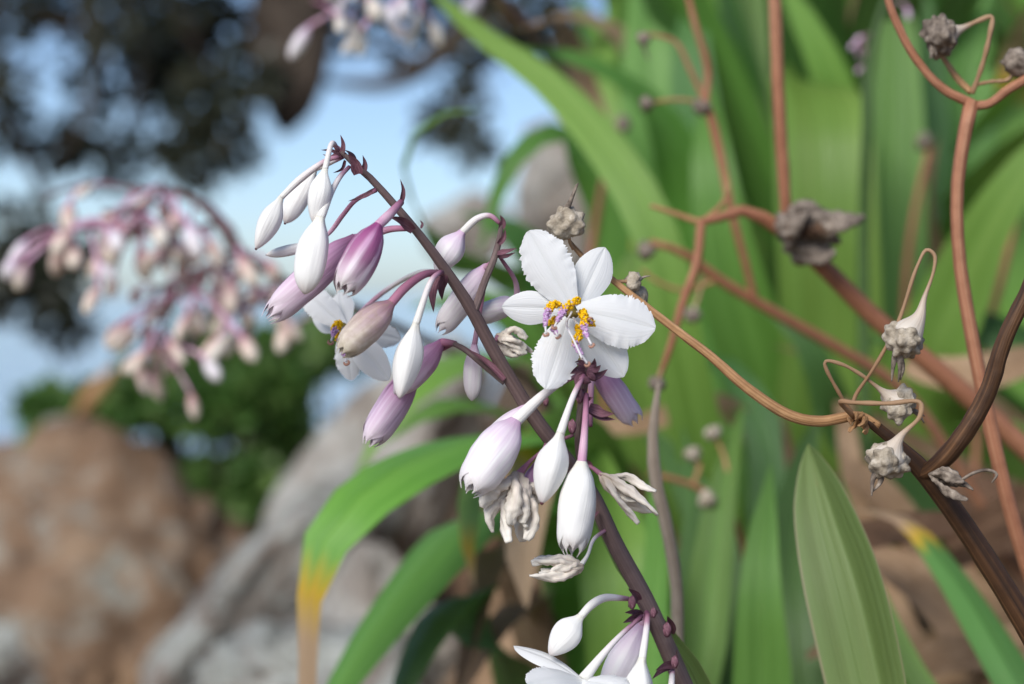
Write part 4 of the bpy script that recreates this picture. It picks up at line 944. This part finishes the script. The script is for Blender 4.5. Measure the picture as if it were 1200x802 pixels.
dry_branch(E, [(1030, 500, 2), (1006, 488, 2), (962, 494, 1), (928, 488, 0), (882, 460, 0), (832, 417, 2), (790, 385, 4), (745, 350, 6), (715, 326, 8), (684, 302, 10), (668, 284, 10)], [5.5, 6, 6.6, 6.6, 6.2, 5.6, 5, 4.4, 3.8, 3.2, 2.6], 'dry_tan', 14)
capsule(E, (1059, 398, -4), 27, [(999, 474, 0), (1003, 463, 0), (1025, 430, -2), (1052, 379, -3), (1075, 312, -4), (1086, 293, -4), (1095, 299, -4), (1094, 318, -4), (1083, 350, -4), (1077, 372, -4)], 1, (1050, 446, -4))
capsule(E, (1053, 474, 2), 24, [(1000, 486, 2), (984, 462, 0), (967, 424, -2), (986, 427, -2), (1010, 440, -1), (1027, 453, 0)], 2, (1084, 494, 4))
capsule(E, (1039, 540, -6), 28, [(1000, 488, 0), (985, 471, -4), (1000, 472, -6), (1040, 473, -8), (1078, 472, -8), (1078, 488, -8), (1056, 511, -7)], 3, (1016, 578, -8), pedw=2.8)
capsule(E, (663, 262, 6), 24, [(672, 292, 9), (668, 284, 8)], 4, (678, 222, 4), squash=.9)
capsule(E, (742, 330, 9), 13, [(718, 330, 8), (728, 330, 8)], 5, (760, 322, 9), sub=3)
capsule(E, (747, 350, 12), 16, [(728, 338, 9), (738, 342, 10)], 6, None, sub=3)
withered(E, None, (1090, 556, 0), (1132, 570, -6), 9, [(1134, 586, -6), (1128, 566, -4), (1140, 574, -6)], 21, .5, 'dried_bract', 'capsule_dark', bundle=5)
m = MB(); m.tube([F((1120, 568, -4)), F((1138, 556, -6)), F((1156, 551, -6)), F((1168, 556, -6)), F((1162, 566, -6))], [px_r(2, F((1120, 568, 0)))] * 4 + [px_r(.6, F((1120, 568, 0)))], 6); E.part('dried_bract', m, M['capsule_dark'])
withered(E, None, (1010, 488, 2), (1000, 500, -2), 8, [(996, 504, -2), (1012, 506, -2)], 22, .6, 'dried_bract', 'dry_tan', bundle=5)

G = dry('slender reddish dry stalk forking near its top beside two grey capsules', (.36, .52))
m = MB(); pts = [G.b - UP * .02] + [F(p) for p in ((1420, 1300, 70), (1260, 820, 66), (1196, 640, 62), (1165, 520, 60), (1140, 400, 58), (1124, 300, 57), (1122, 220, 56), (1130, 160, 55), (1139, 118, 55))]
m.tube(pts, [px_r(q, F((1140, 200, 56))) for q in (13, 12, 10.5, 9.5, 9, 8.5, 8, 8, 8.5, 9)], 12, 80, lambda t, a: 1 + .07 * noise.noise(Vector((math.cos(a) * 2, math.sin(a) * 2, t * 50))))
G.part('stem', m, M['dry_red'])
dry_branch(G, [(1139, 122, 55), (1105, 104, 55), (1074, 70, 55), (1050, 25, 55), (1034, -20, 55)], [6, 5.5, 5, 5, 4.5], 'dry_red')
dry_branch(G, [(1140, 124, 55), (1158, 122, 54), (1182, 105, 53), (1215, 85, 52), (1260, 50, 50)], [6, 5, 5.5, 5.5, 5], 'dry_red')
capsule(G, (1102, 42, 52), 27, [(1139, 110, 55), (1150, 80, 54), (1160, 40, 53), (1162, 20, 53), (1148, 24, 53), (1126, 34, 52)], 31, (1090, 62, 50), 'capsule_dark', pedw=3)
capsule(G, (1193, 74, 54), 22, [(1142, 100, 55), (1160, 96, 54), (1180, 94, 54), (1186, 88, 54)], 32, None, 'capsule_dark', sub=3)
dry_branch(G, [(1138, 108, 56), (1122, 92, 58), (1104, 66, 60), (1098, 60, 60)], [4, 4, 3, 2.4], 'dry_tan')

H = dry('thick reddish dry stalk crossing behind the capsules to a crumpled brown flower head', (.42, .66))
m = MB(); pts = [H.b - UP * .02] + [F(p) for p in ((1560, 1000, 220), (1330, 650, 205), (1200, 525, 195), (1100, 435, 185), (1020, 368, 178), (960, 308, 172), (925, 276, 170), (895, 256, 168), (868, 247, 166), (840, 256, 165), (818, 261, 165))]
m.tube(pts, [px_r(q, F((1100, 430, 185))) for q in (15, 14, 13.5, 13, 12, 11, 10.5, 10, 8, 6.5, 5.5, 4.5)], 12, 80); H.part('stem', m, M['dry_red'])
dry_branch(H, [(924, 275, 169), (920, 230, 165), (913, 120, 160), (907, -20, 155), (903, -160, 150)], [7, 7, 7.5, 7.5, 7], 'dry_red')
dry_branch(H, [(820, 261, 165), (795, 252, 165), (762, 241, 165)], [4, 3.5, 2.5], 'dry_tan')
dry_branch(H, [(822, 261, 165), (816, 310, 165), (800, 355, 166), (786, 405, 168), (770, 450, 172)], [5.5, 5.5, 5, 4.5, 3], 'dry_red')
dry_branch(H, [(826, 258, 165), (848, 236, 165), (853, 215, 165), (849, 196, 165)], [3, 2.6, 2.4, 2], 'dry_tan')
withered(H, None, (918, 272, 165), (985, 268, 160), 26, [(1000, 264, 158), (975, 285, 160), (965, 250, 160), (930, 288, 158), (1012, 254, 160), (950, 246, 156), (985, 276, 166)], 41, .9, 'dried_flower_head', 'capsule_dark', bundle=11)
for k in range(12):
    a_ = rnd.uniform(0, 6.28); q_ = (948 + rnd.uniform(-18, 18), 268 + rnd.uniform(-10, 10), 160 + rnd.uniform(-5, 5))
    bract(H, q_, (q_[0] + math.cos(a_) * rnd.uniform(18, 46), q_[1] + math.sin(a_) * rnd.uniform(8, 22), q_[2] - rnd.uniform(-4, 6)), rnd.uniform(4, 9), 'dead_brown', curve=rnd.uniform(-6, 6))
capsule(H, (770, 450, 170), 12, [(778, 430, 170), (773, 440, 170)], 42, None, 'capsule_dark', sub=3)

I = dry('thin pinkish dry stalk with small dark capsules in front of the tall leaves', (.30, .76))
m = MB(); pts = [I.b - UP * .02] + [F(p) for p in ((1180, 640, 320), (1060, 460, 290), (985, 410, 275), (900, 362, 262), (840, 326, 255), (800, 296, 250), (762, 284, 248))]
m.tube(pts, [px_r(q, F((900, 360, 260))) for q in (9, 8, 7.5, 7, 6.5, 6, 5, 4)], 10, 60); I.part('stem', m, M['dry_red'])
dry_branch(I, [(886, 356, 260), (874, 310, 255), (858, 250, 250), (846, 190, 246), (834, 140, 244), (826, 118, 244)], [4.5, 4.5, 5, 5.5, 5.5, 5], 'dry_red')
dry_branch(I, [(827, 122, 244), (829, 80, 244), (815, 30, 242), (800, -30, 240)], [4.5, 4.2, 4, 3.5], 'dry_red')
dry_branch(I, [(826, 120, 244), (808, 80, 244), (792, 50, 244), (770, 42, 244), (752, 40, 244)], [3, 2.8, 2.5, 2.2, 2], 'dry_red')
capsule(I, (822, 126, 243), 12, [(830, 112, 244), (826, 118, 244)], 51, None, 'capsule_dark', sub=3)
capsule(I, (758, 122, 243), 11, [(822, 119, 244), (790, 117, 244), (768, 120, 244)], 52, None, 'capsule_dark', 'dry_tan', sub=3)
capsule(I, (754, 46, 243), 10, [(764, 42, 244), (758, 42, 244)], 53, (760, 70, 243), 'capsule_dark', sub=3)
capsule(I, (757, 294, 246), 13, [(772, 288, 248), (764, 290, 248)], 54, None, 'capsule_dark', sub=3)
capsule(I, (811, 370, 252), 12, [(826, 318, 254), (818, 350, 253), (814, 360, 253)], 55, None, 'capsule_dark', sub=3)
dry_branch(I, [(842, 328, 255), (800, 340, 252), (770, 330, 250), (752, 316, 250)], [3, 2.6, 2.4, 2], 'dry_tan')

dc = random.Random(19)
for k, (x0, y0, x1, y1, dd, lb) in enumerate(((720, 640, 700, 420, 380, 'hair thin dry stalk with one capsule behind the right hand lilac bud'), (1150, 430, 1205, 190, 420, 'hair thin dry stalk with one capsule beside the forked reddish stalk'),
                                              (690, 330, 720, 150, 420, 'hair thin dry stalk with one capsule above the open flower'), (1060, 360, 1090, 170, 480, 'hair thin dry stalk with one capsule behind the forked reddish stalk'))):
    b_ = F((x0, y0, dd)); t_ = dry(lb, (b_.x, b_.y)); m = MB()
    m.tube([t_.b - UP * .02, F((x0, y0, dd)), F(((x0 + x1) / 2 + dc.uniform(-14, 14), (y0 + y1) / 2, dd)), F((x1, y1, dd))], [.0018, .0017, .0015, .0012], 8, 30); t_.part('stem', m, M['dry_red'])
    capsule(t_, (x1 + dc.uniform(-10, 10), y1 - 4, dd), 12, [(x1, y1 + 8, dd), (x1, y1, dd)], 80 + k, None, 'capsule_dark', sub=3)
J = dry('bent grey dry twig standing behind the lowest buds', (.07, .54), None, 'dry_twig'); J.o['category'] = 'twig'
m = MB(); pts = [J.b - UP * .02] + [F(p) for p in ((830, 1060, 92), (800, 880, 88), (794, 780, 86), (793, 690, 84), (782, 620, 82), (768, 560, 82), (765, 508, 82), (772, 450, 84))]
m.tube(pts, [px_r(q, F((780, 600, 84))) for q in (11, 10, 9, 8, 7.5, 7.5, 8, 6, 3)], 10, 60, lambda t, a: 1 + .16 * noise.noise(Vector((math.cos(a) * 2, math.sin(a) * 2, t * 40))))
J.part('stem', m, M['dry_grey'])
Lz = dry('fine brown dry stalk with tiny pale capsules low behind the grey twig', (.16, .70))
m = MB(); pts = [Lz.b - UP * .02] + [F(p) for p in ((900, 800, 290), (880, 690, 270), (855, 600, 262), (810, 568, 258), (760, 555, 256))]
m.tube(pts, [px_r(q, F((850, 600, 260))) for q in (5, 5, 4.5, 4, 3.5, 3)], 8, 40); Lz.part('stem', m, M['dry_red'])
capsule(Lz, (828, 585, 258), 13, [(848, 596, 262), (838, 590, 260)], 61, None, sub=3)
dry_branch(Lz, [(812, 570, 258), (820, 545, 258), (818, 540, 258)], [3, 2.5, 2], 'dry_tan'); capsule(Lz, (812, 532, 258), 12, [(820, 548, 258), (816, 542, 258)], 62, None, sub=3)
dry_branch(Lz, [(856, 601, 262), (850, 540, 264), (840, 515, 266)], [3, 2.5, 2], 'dry_tan'); capsule(Lz, (836, 508, 266), 12, [(842, 520, 266), (840, 515, 266)], 63, None, sub=3)
N_ = Q((70, 560, 2.75)); Nn = Thing('dry_reed', 'peach coloured dry reed leaning up from behind the brown boulder', 'reed', (N_.x - .02, N_.y, ground(N_.x - .02, N_.y)))
m = MB(); m.tube([Nn.b - UP * .02, Q((66, 545, 2.72)), Q((95, 485, 2.7)), Q((122, 446, 2.7))], [.005, .005, .0045, .004], 8, 30); Nn.part('stem', m, M['dry_tan'])
m = MB(); m.tube([Q((88, 492, 2.7)), Q((110, 462, 2.69)), Q((138, 428, 2.68))], [.005, .013, .003], 10, 14, lambda t, a: 1 + .2 * noise.noise(Vector((math.cos(a) * 2, math.sin(a) * 2, t * 9)))); Nn.part('seed_head', m, M['dry_tan'])
